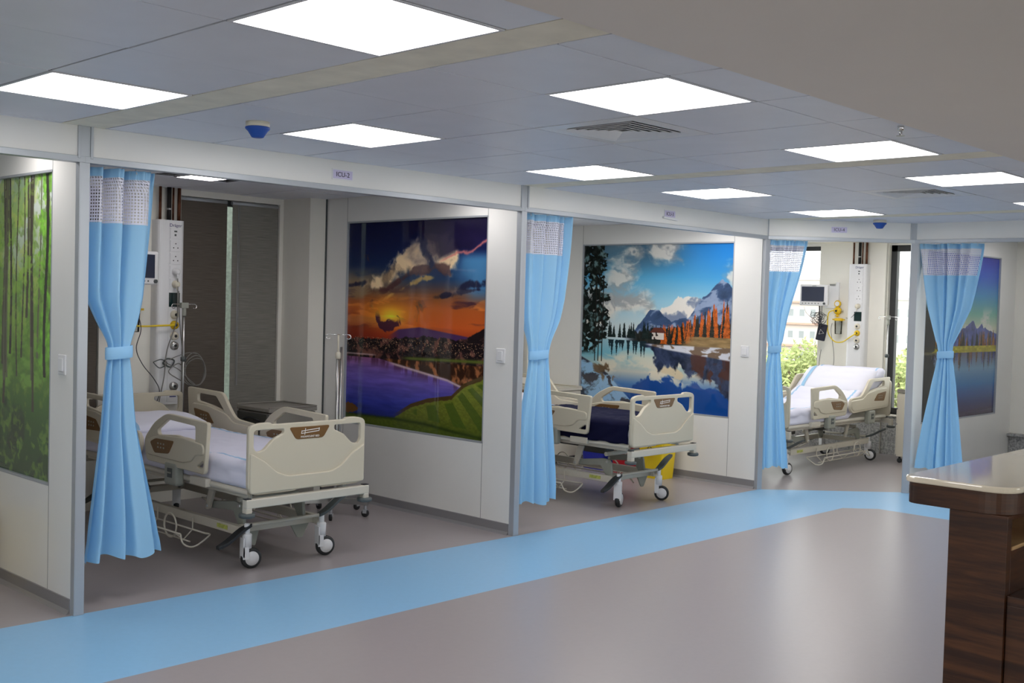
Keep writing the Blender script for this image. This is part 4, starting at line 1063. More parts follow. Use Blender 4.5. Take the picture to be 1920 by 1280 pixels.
def vn(x, y):
    xi, yi = math.floor(x), math.floor(y); fx, fy = x-xi, y-yi; fx = fx*fx*(3-2*fx); fy = fy*fy*(3-2*fy)
    g = lambda a, b: _g[b & 63, a & 63]
    return (g(xi, yi)*(1-fx)+g(xi+1, yi)*fx)*(1-fy)+(g(xi, yi+1)*(1-fx)+g(xi+1, yi+1)*fx)*fy
def sheet_mat():
    m = mat('sheet_with_blue_stripe', lin((222, 222, 238)), .85, bump=.10, bscale=14); nt = m.node_tree; b = nt.nodes['Principled BSDF']
    tc = nt.nodes.new('ShaderNodeTexCoord'); sp = nt.nodes.new('ShaderNodeSeparateXYZ'); nt.links.new(tc.outputs['Object'], sp.inputs[0])
    ab = nt.nodes.new('ShaderNodeMath'); ab.operation = 'ABSOLUTE'; nt.links.new(sp.outputs[0], ab.inputs[0])
    s = nt.nodes.new('ShaderNodeMath'); s.operation = 'SUBTRACT'; s.inputs[1].default_value = .335; nt.links.new(ab.outputs[0], s.inputs[0])
    a2 = nt.nodes.new('ShaderNodeMath'); a2.operation = 'ABSOLUTE'; nt.links.new(s.outputs[0], a2.inputs[0])
    n = nt.nodes.new('ShaderNodeTexNoise'); n.inputs['Scale'].default_value = 22; nt.links.new(tc.outputs['Object'], n.inputs['Vector'])
    mu = nt.nodes.new('ShaderNodeMath'); mu.operation = 'MULTIPLY_ADD'; mu.inputs[1].default_value = .03; nt.links.new(n.outputs['Fac'], mu.inputs[0]); nt.links.new(a2.outputs[0], mu.inputs[2])
    l = nt.nodes.new('ShaderNodeMath'); l.operation = 'LESS_THAN'; l.inputs[1].default_value = .026; nt.links.new(mu.outputs[0], l.inputs[0])
    mx = nt.nodes.new('ShaderNodeMix'); mx.data_type = 'RGBA'; mx.inputs[6].default_value = (*lin((222, 222, 238)), 1); mx.inputs[7].default_value = (*lin((156, 192, 224)), 1)
    nt.links.new(l.outputs[0], mx.inputs[0]); nt.links.new(mx.outputs[2], b.inputs['Base Color']); return m
m_sheetb = sheet_mat()
def mattress(loc, rz, label, prof=None, z1=.652):
    t = empty('mattress', loc, rz, label, 'mattress', 'mattresses on the hospital beds')
    obj('foam_core', slab(.07, BEDL-.07, .380, .500, z1-.02, .0, 1, 20, 10, prof=prof), m_sheet, t)
    obj('sheet', slab(.055, BEDL-.055, .394, .4975, z1, .014, 3, 80, 34, prof=prof), m_sheetb, t); return t
B2u = (B2[0], B2[1], .05)
mattress((B1[0], B1[1], .02), 0, 'mattress in white sheet with pale blue stripes on the nearest bed')
mattress(B2u, 0, 'mattress in white sheet under the navy blanket of the middle bed')
def raised(y):
    if y < 1.28: return (0, 0)
    d = y-1.28; a = R(24); return (d*math.sin(a), d*(math.cos(a)-1))
mattress((B3[0], B3[1], .02), R(-90), 'mattress in white sheet with raised head end on the corner bed', raised)
# pillows
def pillow_bm(wd, dp, th, seed):
    bm = NB(); N, K = 30, 20; top, bot = [], []
    for s, L in ((1, top), (-1, bot)):
        for j in range(K+1):
            v = -1+2*j/K; row = []
            for i in range(N+1):
                u = -1+2*i/N; e = max(0, (1-abs(u)**3.2))*max(0, (1-abs(v)**3.2)); h = th/2*(e**.55)
                pin = 1-.05*(abs(u)**2*abs(v)**2)-.03*(1-abs(u)*abs(v))*(abs(u) > .9 or abs(v) > .9)
                z = s*(h+.002)+.012*(vn(u*4+seed, v*4)-.5)*e
                row.append(bm.verts.new((u*wd/2*pin, v*dp/2*pin, z)))
            L.append(row)
    for L, fl_ in ((top, 0), (bot, 1)):
        for j in range(K):
            for i in range(N):
                q = (L[j][i], L[j][i+1], L[j+1][i+1], L[j+1][i]); f = bm.faces.new(q if not fl_ else q[::-1]); f.smooth = True
    def side(a, b):
        for i in range(len(a)-1): f = bm.faces.new((a[i], b[i], b[i+1], a[i+1])); f.smooth = True
    side(top[0], bot[0]); side([r[-1] for r in top], [r[-1] for r in bot]); side(top[-1][::-1], bot[-1][::-1]); side([r[0] for r in top][::-1], [r[0] for r in bot][::-1])
    return bm
def pillow(base, rz, ly, z, tilt, label, tw=0, lx=0, sz=(.66, .42, .11)):
    t = empty('pillow', (base[0]+(-math.sin(rz))*ly+math.cos(rz)*lx, base[1]+math.cos(rz)*ly+math.sin(rz)*lx, z), 0, label, 'pillow', 'white pillows on the beds')
    t.rotation_euler = (tilt, 0, rz+tw)
    obj('pillowcase', pillow_bm(*sz, 4), m_sheet, t)
    bm = NB(); xs = [-.245, -.235, -.225, -.215, -.205]
    rows = []
    for j in range(21):
        v = -1+2*j/20; rows.append([])
        for x in (-.25*sz[0]/.66, -.215*sz[0]/.66):
            u = x/(sz[0]/2); e = max(0, (1-abs(u)**3.2))*max(0, (1-abs(v)**3.2)); h = sz[2]/2*(e**.55)
            rows[-1].append(bm.verts.new((x, v*sz[1]/2*.97, h+.006)))
    for j in range(20): bm.faces.new((rows[j][0], rows[j][1], rows[j+1][1], rows[j+1][0]))
    obj('blue_stripe', bm, mat('pale_blue_stripe', lin((150, 190, 222)), .85), t)
pillow(B1, 0, 1.83, .715, R(6), 'flat white pillow at the head of the nearest bed', lx=-.02, sz=(.70, .46, .12))
pillow(B2, 0, 1.85, .750, R(6), 'white pillow on the middle bed, mostly behind its side rail', sz=(.66, .42, .12))
pillow(B3, R(-90), 1.74, .875, R(36), 'white pillow with blue stripe propped up on the corner bed', sz=(.86, .46, .15))
# navy blanket
t = empty('blanket', B2u, 0, 'navy blue blanket spread over the foot half of the middle bed', 'blanket')
bm = NB(); rows = []
N, K = 60, 50
for j in range(K+1):
    y = .052+(1.32-.052)*j/K; row = []
    for i in range(N+1):
        s = -1+2*i/N; a = abs(s)*.60; sg_ = 1 if s > 0 else -1
        if a < .392: x = a; z = .668-.02*max(0, (a-.34)/.052)**2
        else: x = .405+.005*math.sin(y*30+i)*((a-.392)/.19); z = .648-(a-.392)*.75
        z += .012*(vn(s*6, y*8)-.4)*(a < .392)+.01*(vn(s*18+3, y*18)-.5)
        row.append(bm.verts.new((sg_*x, y+.004*math.sin(s*20), z)))
    rows.append(row)
for j in range(K):
    for i in range(N):
        f = bm.faces.new((rows[j][i], rows[j][i+1], rows[j+1][i+1], rows[j+1][i])); f.smooth = True
o = obj('woven_cover', bm, m_navy, t); sd = o.modifiers.new('s', 'SOLIDIFY'); sd.thickness = .006; sd.offset = 1

# ================================================================ WALL SERVICE COLUMNS
def service_column(loc, rz, label):
    """local: back against the wall at y=0, front towards -y"""
    t = empty('service_column', loc, rz, label, 'service column', 'white wall service columns with sockets')
    zb, zt = .78, 2.205
    bm = NB(); prism(bm, rounded([(-.115, 0, .001), (.115, 0, .001), (.115, -.10, .045), (-.115, -.10, .045)], .03), zb, zt); obj('housing', bm, m_white, t, .004)
    bm = NB(); box(bm, (-.022, -.1025, zb+.02), (.082, -.1, zt-.005)); obj('front_panel', bm, m_white, t, .001)
    text('lettering', 'Dräger', .036, m_text, t, facing((.03, -.1032, zt-.04), 0))
    z = zt-.10
    for k in range(5):
        bm = NB(); box(bm, (-.015, -.108, z-.042), (.075, -.1025, z+.042)); s = obj('socket_plate', bm, m_white, t, .003)
        bm = NB()
        if k == 0: box(bm, (.018, -.1086, z-.022), (.034, -.108, z-.006)); box(bm, (.015, -.1086, z+.008), (.04, -.108, z+.020))
        else:
            for a, b in ((.03, .018), (.012, -.014), (.048, -.014)): cyl(bm, (a, -.1078, z+b), (a, -.1088, z+b), .005, 10)
        merge(s, [obj('pin_hole', bm, m_dgrey if k == 0 else m_dark, s)]); z -= .0985
    z -= .022
    bm = NB(); box(bm, (-.018, -.104, z-.055), (.075, -.1025, z+.055)); obj('display_window', bm, mat('dark_green_glass', lin((20, 44, 44)), .1), t)
    z -= .12
    for k, m_ in enumerate((m_cream, m_yelp, m_cream, m_steel, m_steel)):
        zz = [1.475, 1.395, 1.31, 1.235, .92][k]
        bm = NB(); lathe(bm, [(.012, -.128), (.030, -.125), (.034, -.104), (.036, -.10)], (.03, 0, zz), 20, 'y'); g = obj('gas_outlet', bm, m_, t)
        bm = NB(); cyl(bm, (.032, -.1285, zz), (.032, -.131, zz), .012, 14); obj('outlet_port', bm, m_dark, g)
    bm = NB(); box(bm, (.0, -.1035, zb+.055), (.055, -.1025, zb+.063)); obj('maker_label', bm, m_text, t)
    return t
sc1 = service_column((1.745, BACK, 0), 0, 'white service column with sockets above the head of the nearest bed')
sc3 = dup_thing(sc1, (XR-.05, 3.70, 0), R(-90), 'white service column with sockets on the pier of the corner bay')
for base, rz, lab in (((1.745, BACK, 0), 0, 'above the nearest service column'), ((XR-.05, 3.70, 0), R(-90), 'above the corner bay service column')):
    for k, (x, r_, m_) in enumerate(((-.075, .011, m_copper), (.0, .017, m_blackpipe), (.035, .008, m_copper), (.085, .014, m_copper))):
        bm = NB(); cyl(bm, (x, -.05, 2.205), (x, -.05, H-.002), r_, 14)
        kind = ['thin copper pipe, leftmost of the four', 'thick black insulated pipe', 'thin copper pipe beside the black one', 'brown pipe, rightmost of the four'][k]
        o = obj('supply_pipe', bm, m_); o.location = base; o.rotation_euler = (0, 0, rz); setp(o, kind+' '+lab, 'pipe', 'pipes over the service columns')
        if k == 1:
            bm = NB(); lathe(bm, [(.019, 2.285), (.021, 2.287), (.021, 2.297), (.019, 2.299)], (x, -.05, 0), 16); obj('pipe_clip', bm, m_steel, o)

# plugs and cables
def cable(pts, r, m, label, name='cable', n=8, cat='cable', group=None):
    bm = NB(); tube(bm, spline(pts, n), r, 8); o = obj(name, bm, m); return setp(o, label, cat, group)
yc = BACK-.115
def plug(pos, rz, label, m_=m_cream):
    t = empty('power_plug', pos, rz, label, 'plug', 'mains plugs in the service columns')
    bm = NB(); lathe(bm, [(.012, -.045), (.024, -.036), (.030, -.006), (.030, 0)], seg=18, axis='y'); obj('plug_body', bm, m_, t)
    bm = NB(); tube(bm, [(0, -.03, -.018), (0, -.036, -.05)], [.010, .005], 10); obj('cord_sleeve', bm, m_, t); return t
plug((1.775, BACK-.1085, 1.808), 0, 'white plug in the fourth socket of the nearest service column', m_white)
plug((1.775, BACK-.1085, 1.711), 0, 'beige plug in the lowest socket of the nearest service column')
plug((XR-.05-.1085, 3.67, 1.711), R(-90), 'beige plug in the lowest socket of the corner service column')
cable([(1.775, yc-.03, 1.755), (1.775, yc-.035, 1.58), (1.77, yc-.03, 1.42), (1.70, yc-.02, 1.2), (1.68, yc-.02, 1.0), (1.64, yc-.02, .80), (1.64, yc-.03, .66)], .0045, m_cable, 'grey cable hanging from the white plug down behind the bed head')
cable([(1.778, yc-.045, 1.66), (1.79, yc-.04, 1.45), (1.82, yc-.04, 1.2), (1.85, yc-.04, 1.06), (1.78, yc-.05, 1.10), (1.70, yc-.05, 1.04), (1.78, yc-.05, .98), (1.86, yc-.05, .94)], .004, m_cable, 'grey cable looping over the front of the nearest service column')
t = empty('coiled_tubing', (1.90, 5.44, 1.10), 0, 'coil of clear grey tubing hanging beside the bedside pole', 'tubing')
bm = NB()
for k in range(3):
    r_ = .13-.012*k; tube(bm, [(.03+r_*.8*math.cos(a)+.01*k, .02*math.sin(a*2+k), -.05+r_*math.sin(a)-.01*k) for a in [2*PI*i/36-.3 for i in range(36)]], .0035, 6, closed=True)
tube(bm, spline([(-.18, .0, .03), (-.1, 0, .06), (-.02, 0, .08), (.05, 0, .07)], 6), .0035, 6); tube(bm, spline([(-.2, .0, 0), (-.1, 0, -.05), (-.02, 0, -.12), (.04, 0, -.17)], 6), .0035, 6)
obj('tube_coil', bm, m_cable, t)
bm = NB(); tube(bm, spline([(-.22, .03, .0), (-.19, .02, .035), (-.13, .02, .02), (-.16, .02, -.03), (-.22, .03, 0)], 6), .006, 8); tube(bm, spline([(-.30, .03, .01), (-.24, .02, .03), (-.19, .02, .0), (-.25, .02, -.035), (-.30, .03, .01)], 6), .004, 8); obj('bundle_tie', bm, m_dgrey, t)

# ================================================================ PATIENT MONITORS, SUCTION, CUFF
def monitor(loc, rz, label):
    t = empty('patient_monitor', loc, rz, label, 'monitor', 'wall-mounted patient monitors')
    bm = NB(); prism(bm, [(-.17, -.03), (.17, -.03), (.15, .09), (-.15, .09)], -.125, .125); obj('casing', bm, m_white, t, .015, seg=3)
    bm = NB(); box(bm, (-.145, -.034, -.075), (.125, -.029, .10)); obj('screen', bm, m_screen, t, .002)
    bm = NB(); cyl(bm, (.13, -.03, -.098), (.13, -.045, -.098), .014, 18); obj('knob', bm, m_dgrey, t)
    for k in range(6): bm = NB(); cyl(bm, (-.13+k*.038, -.03, -.098), (-.13+k*.038, -.034, -.098), .006, 12); obj('button', bm, m_dgrey, t)
    bm = NB(); box(bm, (-.02, -.032, .106), (.03, -.030, .112)); obj('maker_label', bm, m_dgrey, t)
    bm = NB(); box(bm, (-.06, .09, -.05), (.06, .115, .05)); tube(bm, [(0, .11, 0), (0, .24, 0)], .016, 12); obj('mounting_arm', bm, m_alu, t, .003)
    return t
mn1 = monitor((1.385, 5.30, 1.825), R(18), 'white patient monitor half hidden by the nearest curtain')
mn3 = dup_thing(mn1, (9.40, 4.16, 1.83), R(-78), 'white patient monitor with dark screen at the corner bay window')
t = empty('equipment_rail', (XR-.05, 3.98, 1.84), R(-90), 'white vertical mounting channel behind the corner bay monitor', 'mounting channel')
bm = NB(); box(bm, (-.02, -.03, -.125), (.02, 0, .15)); box(bm, (-.16, -.02, -.16), (.0, -.005, .12)); obj('channel', bm, m_white, t, .003)
bm = NB(); box(bm, (-.10, -.035, .11), (-.03, -.02, .13)); obj('bracket', bm, m_steel, t, .002)
def suction(loc, rz, label, gauge=True):
    t = empty('suction_regulator', loc, rz, label, 'suction regulator', 'yellow suction regulators with jars')
    bm = NB(); lathe(bm, [(.020, -.060), (.042, -.052), (.046, -.040), (.046, -.018), (.030, -.010), (.012, 0)], seg=24, axis='y'); obj('regulator_body', bm, m_yelp, t)
    bm = NB(); cyl(bm, (-.006, -.060, 0), (-.006, -.063, 0), .013, 16); obj('dial', bm, m_dark, t)
    bm = NB(); cyl(bm, (.04, -.035, 0), (.075, -.035, 0), .006, 10); tube(bm, [(.07, -.035, -.014), (.07, -.035, .014)], .004, 8); obj('control_knob', bm, m_steel, t)
    bm = NB(); cyl(bm, (0, -.035, -.04), (0, -.035, -.075), .014, 14); tube(bm, [(-.03, -.035, -.06), (.03, -.035, -.06)], .006, 8); obj('outlet_neck', bm, m_yelp, t)
    if gauge:
        bm = NB(); lathe(bm, [(.030, -.050), (.040, -.048), (.042, -.030), (.036, -.026)], (0, 0, .085), 24, 'y'); g = obj('gauge', bm, m_yelp, t)
        bm = NB(); cyl(bm, (0, -.0505, .085), (0, -.052, .085), .028, 20); obj('gauge_face', bm, m_white, g)
        bm = NB(); cyl(bm, (0, -.038, .04), (0, -.038, .05), .010, 12); obj('gauge_stem', bm, m_yelp, t)
    return t
def jar(loc, rz, label, r_=.045, h=.16):
    t = empty('suction_jar', loc, rz, label, 'suction jar', 'clear suction jars with yellow lids')
    bm = NB(); lathe(bm, [(r_*.85, -h), (r_*.9, -h+.004), (r_, -.01), (r_, 0)], seg=28); obj('jar_body', bm, m_jar, t)
    bm = NB(); lathe(bm, [(r_+.004, -.004), (r_+.006, .0), (r_+.006, .024), (r_*.8, .03)], seg=28); box(bm, (-r_-.03, -.012, .004), (r_+.03, .012, .02)); obj('lid', bm, m_yelp, t)
    bm = NB(); box(bm, (-.012, r_, -.06), (.012, r_+.02, .03)); obj('wall_bracket', bm, m_white, t); return t
suction((1.45, BACK, 1.66), 0, 'yellow suction regulator below the half hidden monitor', False)
jar((1.46, BACK-.066, 1.50), 0, 'clear suction jar with yellow lid beside the nearest curtain')
suction((XR-.05, 3.965, 1.650), R(-90), 'yellow suction regulator with round gauge on the corner bay pier')
jar((XR-.05-.066, 3.93, 1.535), R(-90), 'clear suction jar with yellow lid on the corner bay pier')
cable([(1.40, yc+.03, 1.395), (1.50, yc+.0, 1.385), (1.62, yc-.02, 1.39), (1.768, yc-.018, 1.395)], .007, m_yel, 'yellow hose running level into the nearest service column', 'air_hose', cat='hose', group='yellow hoses')
cable([(XR-.09, 4.012, 1.655), (XR-.12, 4.06, 1.62), (XR-.12, 4.07, 1.48), (XR-.12, 4.05, 1.37), (XR-.12, 3.97, 1.285), (XR-.14, 3.86, 1.285), (XR-.19, 3.75, 1.34), (XR-.182, 3.67, 1.395)], .007, m_yel, 'yellow hose hanging in a bow from the corner bay regulator', 'air_hose', cat='hose', group='yellow hoses')
cable([(XR-.2, 3.67, 1.65), (XR-.17, 3.73, 1.59), (XR-.10, 3.81, 1.565), (XR-.07, 3.86, 1.57)], .003, m_cabled, 'thin dark cord from the corner plug to the pier')
cable([(XR-.16, 3.99, 1.50), (XR-.12, 4.02, 1.40), (XR-.09, 3.99, 1.15), (XR-.08, 4.0, .98), (XR-.08, 4.08, .86), (XR-.10, 4.15, .90), (XR-.12, 4.16, 1.02), (XR-.14, 4.13, 1.18)], .0035, m_cable, 'grey cable hanging in a loop under the black cuff')
t = empty('blood_pressure_cuff', (9.50, 4.10, 1.39), R(-80), 'black blood pressure cuff with white triangle under the corner monitor', 'blood pressure cuff')
bm = NB(); box(bm, (-.055, -.02, -.10), (.055, .02, .10), rot=Matrix.Rotation(R(10), 3, 'Y')); obj('cuff', bm, mat('black_nylon', lin((30, 32, 48)), .7), t, .012, seg=3)
bm = NB(); tube(bm, [(.035*math.cos(a)-.0, -.0215, .035*math.sin(a)) for a in (PI/2+.2, PI*7/6+.2, PI*11/6+.2)], .003, 5, closed=True); obj('triangle_mark', bm, m_textw, t)
t = empty('lead_bundle', (9.46, 4.12, 1.61), R(-80), 'tangle of dark sensor leads hanging below the corner monitor', 'cable bundle')
bm = NB(); rr = random.Random(5)
for k in range(16):
    cx, cz, a0 = rr.uniform(-.05, .05), rr.uniform(-.09, -.01), rr.uniform(0, 6)
    tube(bm, [(cx+(.04+.03*rr.random())*math.cos(a), rr.uniform(-.02, .02)*math.sin(a*2), cz+(.05+.02*rr.random()*math.sin(a*3))*math.sin(a)) for a in [a0+i*.42 for i in range(13)]], .0026, 5)
tube(bm, [(.0, 0, .10), (.01, 0, -.05), (0, .0, -.16)], .008, 8); tube(bm, [(.03, 0, .10), (.03, 0, -.05), (.02, .0, -.16)], .004, 8)
obj('lead', bm, m_cabled, t)
cable([(9.38, 4.28, 1.69), (9.42, 4.27, 1.62), (9.46, 4.22, 1.56)], .003, m_white, 'thin white lead from the corner monitor to the tangle')
cable([(1.40, 5.45, 1.55), (1.45, 5.44, 1.48), (1.48, 5.44, 1.36), (1.45, 5.45, 1.22), (1.50, 5.45, 1.10), (1.60, 5.45, .98), (1.64, 5.44, .88), (1.59, 5.44, .74)], .0035, m_cabled, 'dark cable curving down the wall beside the nearest curtain')

# ================================================================ IV POLES
def hooks(bm, z, n=2, r_=.075, rz=0.):
    for k in range(n):
        a = rz+2*PI*k/n; d = Vector((math.cos(a), math.sin(a), 0)); P = [Vector((0, 0, z)), d*r_*.9+Vector((0, 0, z))]
        for b in [i*.5 for i in range(0, 9)]: P.append(d*(r_*.9+.017*math.sin(b))+Vector((0, 0, z-.017*(1-math.cos(b)))))
        tube(bm, P, .0035, 7)
def bed_pole(loc, rz, z1, label, base=.45):
    t = empty('infusion_pole', loc, 0, label, 'infusion pole', 'infusion poles')
    bm = NB(); cyl(bm, (0, 0, base), (0, 0, z1-.08), .0085, 12); obj('pole', bm, m_steel, t)
    bm = NB(); hooks(bm, z1, 2, .11, rz); obj('hook_bar', bm, m_chrome, t)
    bm = NB(); cyl(bm, (0, 0, z1-.09), (0, 0, z1-.03), .016, 14); box(bm, (-.03, -.016, z1-.03), (.03, .016, z1+.012)); obj('pole_head', bm, m_bedgrey, t, .003)
    bm = NB(); lathe(bm, [(.012, -.02), (.022, -.014), (.022, .014), (.012, .02)], (0, 0, .45+(z1-.45)*.62), 14); obj('clamp_knob', bm, m_dgrey, t)
    bm = NB(); cyl(bm, (0, 0, base-.02), (0, 0, base), .035, 16); obj('foot', bm, m_dark, t)
    return t
bed_pole((1.785, 5.348, 0), R(8), 1.56, 'thin infusion pole fixed at the head corner of the nearest bed', .494)
bed_pole((9.228, 3.150, 0), R(-95), 1.60, 'tall infusion pole at the head corner of the corner bed, before the window', .494)
t = empty('infusion_stand', (2.51, 4.36, 0), 0, 'wheeled infusion stand with curled hooks beside the sunset mural', 'infusion stand')
bm = NB(); cyl(bm, (0, 0, .10), (0, 0, 1.20), .0125, 16); cyl(bm, (.03, .0, .10), (.03, 0, 1.27), .009, 14); obj('pole', bm, m_steel, t)
bm = NB(); cyl(bm, (0, 0, 1.20), (0, 0, 1.36), .007, 12); obj('inner_pole', bm, m_cream, t)
bm = NB(); hooks(bm, 1.365, 2, .085, R(-43)); obj('hook_bar', bm, m_chrome, t)
bm = NB(); lathe(bm, [(.014, 1.18), (.020, 1.185), (.020, 1.225), (.010, 1.235)], seg=16); obj('collar', bm, m_cream, t)
for k in range(5):
    a = R(-62+72*k); d = Vector((math.cos(a), math.sin(a), 0)); rm = Matrix.Rotation(a, 4, 'Z')
    bm = NB(); box(bm, (.0, -.016, .088), (.27, .016, .130)); bmesh.ops.transform(bm, matrix=rm, verts=bm.verts[:]); l_ = obj('base_leg', bm, m_steel, t, .003)
    bm = NB(); c = (.25, 0, .028); lathe(bm, [(.018, -.012), (.028, -.010), (.028, .010), (.018, .012)], c, 18, 'y', 0); cyl(bm, (.25, 0, .04), (.25, 0, .09), .012, 12, 1); box(bm, (.235, -.018, .028), (.265, .018, .055), mi=1)
    bmesh.ops.transform(bm, matrix=rm, verts=bm.verts[:]); obj('caster', bm, [m_dark, m_alu], l_)

# ================================================================ LOCKERS
def locker(loc, rz, label, mt, mtop, mfr, h=.78, w_=.45):
    t = empty('bedside_locker', loc, rz, label, 'bedside locker', 'bedside lockers')
    a = w_/2
    bm = NB(); box(bm, (-a+.01, -a+.01, .07), (a-.01, a-.01, h-.035)); obj('cabinet', bm, mt, t, .006)
    bm = NB(); box(bm, (-a, -a, h-.030), (a, a, h)); box(bm, (-a, -a, h), (-a+.012, a, h+.012)); box(bm, (a-.012, -a, h), (a, a, h+.012)); box(bm, (-a, a-.012, h), (a, a, h+.012)); obj('top', bm, mtop, t, .006)
    for z0, z1 in ((h-.20, h-.045), (h-.37, h-.215), (.09, h-.385)):
        bm = NB(); box(bm, (-a+.02, -a-.006, z0), (a-.02, -a+.012, z1)); dr = obj('drawer' if z1-z0 < .2 else 'door', bm, mfr, t, .004)
        bm = NB(); P = [(-.11+.22*k/10, -a-.012, z1-.055+.02*math.sin(PI*k/10)) for k in range(11)]; tube(bm, P, .009, 8); obj('handle', bm, m_dark, dr)
    for x in (-1, 1):
        for y in (-1, 1):
            bm = NB(); cyl(bm, (x*(a-.04), y*(a-.04), .05), (x*(a-.04), y*(a-.04), .072), .012, 12); lathe(bm, [(.014, -.010), (.026, -.008), (.026, .008), (.014, .010)], (x*(a-.04), y*(a-.04), .026), 18, 'x'); obj('caster', bm, m_dark, t)
    return t
locker((2.40, 4.985, 0), R(-90), 'grey bedside locker beyond the nearest bed, beside the pier', m_lock, m_lock, m_lockd)
locker((6.00, 5.28, 0), R(-90), 'pale bedside locker at the back of the middle bay, its foot showing', m_lockw, m_lockw, m_lockw)
locker((9.30, 2.72, 0), R(180), 'pale bedside locker partly behind the last post in the corner bay', m_lockw, m_lock, m_lockw, .80)

# ================================================================ WASTE BINS
def bin_(loc, m_, label, h=.38, sym=None, w_=.30, d_=.24):
    t = empty('waste_bin', loc, 0, label, 'waste bin', 'coloured waste bins by the mural wall')
    bm = NB(); a, b = w_/2, d_/2
    lo_ = [(-b*.84, -a*.84), (b*.84, -a*.84), (b*.84, a*.84), (-b*.84, a*.84)]; hi = [(-b, -a), (b, -a), (b, a), (-b, a)]
    L = [bm.verts.new((x, y, .0)) for x, y in rounded([(p[0], p[1], .03) for p in lo_])]; Hh = [bm.verts.new((x, y, h)) for x, y in rounded([(p[0], p[1], .03) for p in hi])]
    n = len(L); bm.faces.new(L[::-1]); bm.faces.new(Hh)
    for i in range(n): bm.faces.new((L[i], L[(i+1) % n], Hh[(i+1) % n], Hh[i])).smooth = False
    obj('bin_body', bm, m_, t)
    bm = NB(); prism(bm, rounded([(-b-.008, -a-.008, .03), (b+.008, -a-.008, .03), (b+.008, a+.008, .03), (-b-.008, a+.008, .03)]), h, h+.035); obj('lid', bm, m_, t, .006)
    if sym:
        bm = NB(); x = -b*.935-.010
        if sym == 'label': box(bm, (x-.004, -.065, .20), (x, .065, .34), mi=0)
        mi = 1 if sym == 'label' else 0; cz = .262; s = .036
        for k in range(3):
            a0 = PI/2+k*2*PI/3; c = Vector((x-.0055, .62*s*math.cos(a0), cz+.62*s*math.sin(a0)))
            tube(bm, [c+Vector((0, s*.62*math.cos(q), s*.62*math.sin(q))) for q in [a0-2.5+5.0*i/14+0 for i in range(15)]], .0038, 5, mi=mi)
        tube(bm, [(x-.0055, .018*math.cos(q), cz+.018*math.sin(q)) for q in [2*PI*i/16 for i in range(16)]], .003, 5, closed=True, mi=mi)
        obj('hazard_mark', bm, [m_textw, m_red] if sym == 'label' else m_black, t)
    return t
bin_((6.03, 3.93, 0), m_yel, 'yellow biohazard waste bin behind the foot of the middle bed', .385, 'y', .30, .24)
bin_((6.04, 4.28, 0), m_red, 'red waste bin with white hazard label between the yellow and blue bins', .385, 'label', .30, .24)
bin_((6.04, 4.66, 0), m_blue, 'blue waste bin behind the middle bed, farthest of the three', .385, None, .30, .24)
bin_((-.30, 4.03, 0), m_yel, 'yellow waste bin showing as a sliver at the left edge of the photo', .34, None, .22, .22)

# ================================================================ ROLLER BLINDS
def blind(x0, x1, z0, m_, label, y=BACK+.02):
    t = empty('roller_blind', ((x0+x1)/2, y, 0), 0, label, 'roller blind', 'roller blinds in the nearest bay')
    a = (x1-x0)/2
    bm = NB(); box(bm, (-a, -.001, z0), (a, .001, 2.40)); obj('blind_fabric', bm, m_, t)
    bm = NB(); tube(bm, [(-a, .012, 2.392), (a, .012, 2.392)], .018, 14); obj('roller', bm, m_alu, t)
    bm = NB(); box(bm, (-a, -.006, z0-.022), (a, .006, z0)); obj('bottom_rail', bm, m_, t); return t
blind(.16, 1.21, .52, m_blind, 'dark brown roller blind seen left of the nearest curtain')
blind(1.882, 2.302, .52, m_blind, 'dark brown roller blind left of the bright slit')
blind(2.352, 2.795, .52, m_blind_lit, 'roller blind right of the bright slit, coloured lighter as if lit')
t = empty('blind_chain', (2.395, BACK-.01, 0), 0, 'thin bead chain hanging in front of the lit-coloured roller blind', 'blind chain')
bm = NB(); tube(bm, [(-.006, 0, 2.38), (-.006, 0, .9), (.006, 0, .9), (.006, 0, 2.38)], .0018, 6); obj('bead_chain', bm, m_alu, t)

# ================================================================ NURSE COUNTER
t = empty('nurse_counter', (.95, -1.12, 0), 0, 'dark walnut nurse counter with cream stone top at lower right', 'counter')
LX = 3.2
bm = NB(); prism(bm, rounded([(0, 0, .10), (LX, 0, .01), (LX, .365, .01), (0, .365, .055)], .05, 10), 1.082, 1.103); obj('stone_top', bm, m_stone, t, .006, seg=3)
bm = NB(); prism(bm, rounded([(.010, .010, .10), (LX, .010, .01), (LX, .355, .01), (.010, .355, .05)], .05, 10), 1.012, 1.082); obj('apron', bm, m_wood, t, .002)
bm = NB()
box(bm, (.015, .020, 0), (.055, .205, 1.012)); box(bm, (.055, .185, 0), (LX, .205, 1.012)); box(bm, (.055, .020, 0), (LX, .185, .90)); obj('body_panel', bm, m_wood, t, .002)
bm = NB(); box(bm, (.056, .018, .900), (LX, .184, .912)); obj('niche_shelf', bm, m_woodl, t)
bm = NB(); box(bm, (.03, -.62, .73), (LX, .018, .76)); obj('desk_top', bm, m_wood, t, .002)
for x in (.03, LX-.04):
    bm = NB(); box(bm, (x, -.60, 0), (x+.03, .018, .73)); obj('desk_side', bm, m_wood, t, .002)

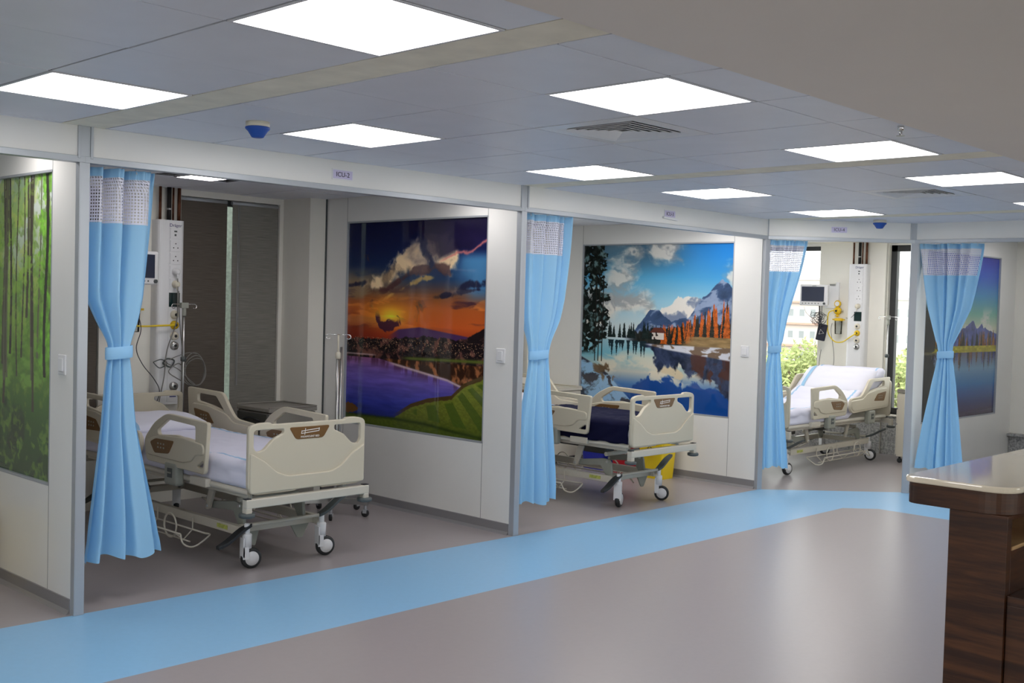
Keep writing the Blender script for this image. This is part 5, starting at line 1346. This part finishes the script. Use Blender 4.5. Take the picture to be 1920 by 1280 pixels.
# ================================================================ OUTSIDE
bm = NB(); box(bm, (12, -40, -7.2), (260, 160, -7)); gr = obj('street_ground', bm, mat('ground_pale', lin((120, 116, 106)), .9)); setp(gr, kind='structure')
def building(loc, wx, wy, z0, z1, label, m_, floors, bays_, band=False):
    t = empty('apartment_building', loc, 0, label, 'building', 'pale buildings outside the windows')
    bm = NB(); box(bm, (0, 0, z0), (wx, wy, z1)); obj('facade', bm, m_, t)
    bm = NB(); box(bm, (-.2, -.2, z1), (wx+.2, wy+.2, z1+.35)); obj('parapet', bm, m_wallw, t)
    fh = (z1-z0)/floors
    for f in range(floors):
        for b in range(bays_):
            if fh*(f+1)+z0 < -4.5: continue
            y = wy*(b+.5)/bays_; z = z0+fh*(f+.5)
            bm = NB(); box(bm, (-.04, y-.5, z-.62), (.0, y+.5, z+.62)); fr = obj('window', bm, m_white, t)
            bm = NB(); box(bm, (-.055, y-.42, z-.54), (-.042, y+.42, z+.54)); obj('window_glass', bm, mat('far_glass', lin((150, 156, 158)), .3), fr)
        if band: 
            bm = NB(); box(bm, (-.5, 0, z0+fh*f-.18), (.0, wy, z0+fh*f+.12)); obj('ledge', bm, mat('terracotta_band', lin((196, 160, 144)), .8), t)
building((150, 77.5, 0), 14, 13, -7, 6.3, 'pale pink building with terracotta ledges outside the left corner window', mat('facade_pink', lin((212, 202, 196)), .9), 4, 7, True)
building((140, 54, 0), 14, 11.5, -7, 3.4, 'white building outside the right corner window', mat('facade_white', lin((210, 208, 202)), .9), 3, 6)
def tree(loc, h, r_, label, seed):
    t = empty('leafy_tree', loc, 0, label, 'tree', 'light green trees outside the windows')
    rr = random.Random(seed)
    bm = NB(); tube(bm, [(0, 0, 0), (.1, .05, h*.4), (0, .1, h*.75)], [.22, .15, .08], 10)
    for k in range(5):
        a = rr.uniform(0, 6.28); tube(bm, [(.05, .05, h*.45), (r_*.5*math.cos(a), r_*.5*math.sin(a), h*.75)], [.08, .03], 6)
    obj('trunk', bm, mat('bark', lin((110, 92, 74)), .9), t)
    bm = NB()
    for k in range(4200):
        a = rr.uniform(0, 6.28); c = rr.uniform(-1, 1); q = (rr.random()**.45)*(.8+.3*vn(a*2, c*3)); s = math.sqrt(1-c*c)
        p = Vector((r_*q*s*math.cos(a), r_*q*s*math.sin(a), h*.72+r_*.85*q*c)); u = Vector((rr.gauss(0, 1), rr.gauss(0, 1), rr.gauss(0, 1))).normalized(); v = u.orthogonal().normalized()
        L = rr.uniform(.05, .09)
        bm.faces.new([bm.verts.new(p-u*L), bm.verts.new(p+v*L*.45), bm.verts.new(p+u*L), bm.verts.new(p-v*L*.45)])
    obj('foliage', bm, mat('leaf_green', lin((150, 160, 100)), .8, noise=.3, nscale=1.5), t)
tree((20.5, 10.4, -7), 9.7, 1.18, 'light green tree outside the left corner window', 1)
tree((22.5, 13.6, -7), 9.3, 1.6, 'light green tree behind the other, farther from the corner window', 2)
tree((20.5, 7.55, -7), 9.8, 1.1, 'light green tree outside the right corner window', 3)

bm = NB(); box(bm, (-4.0, 7.2, -7), (5.0, 7.6, 6)); nb = obj('neighbour_wall', bm, mat('rough_render', lin((104, 112, 104)), .9, noise=.3, nscale=30)); setp(nb, kind='structure')
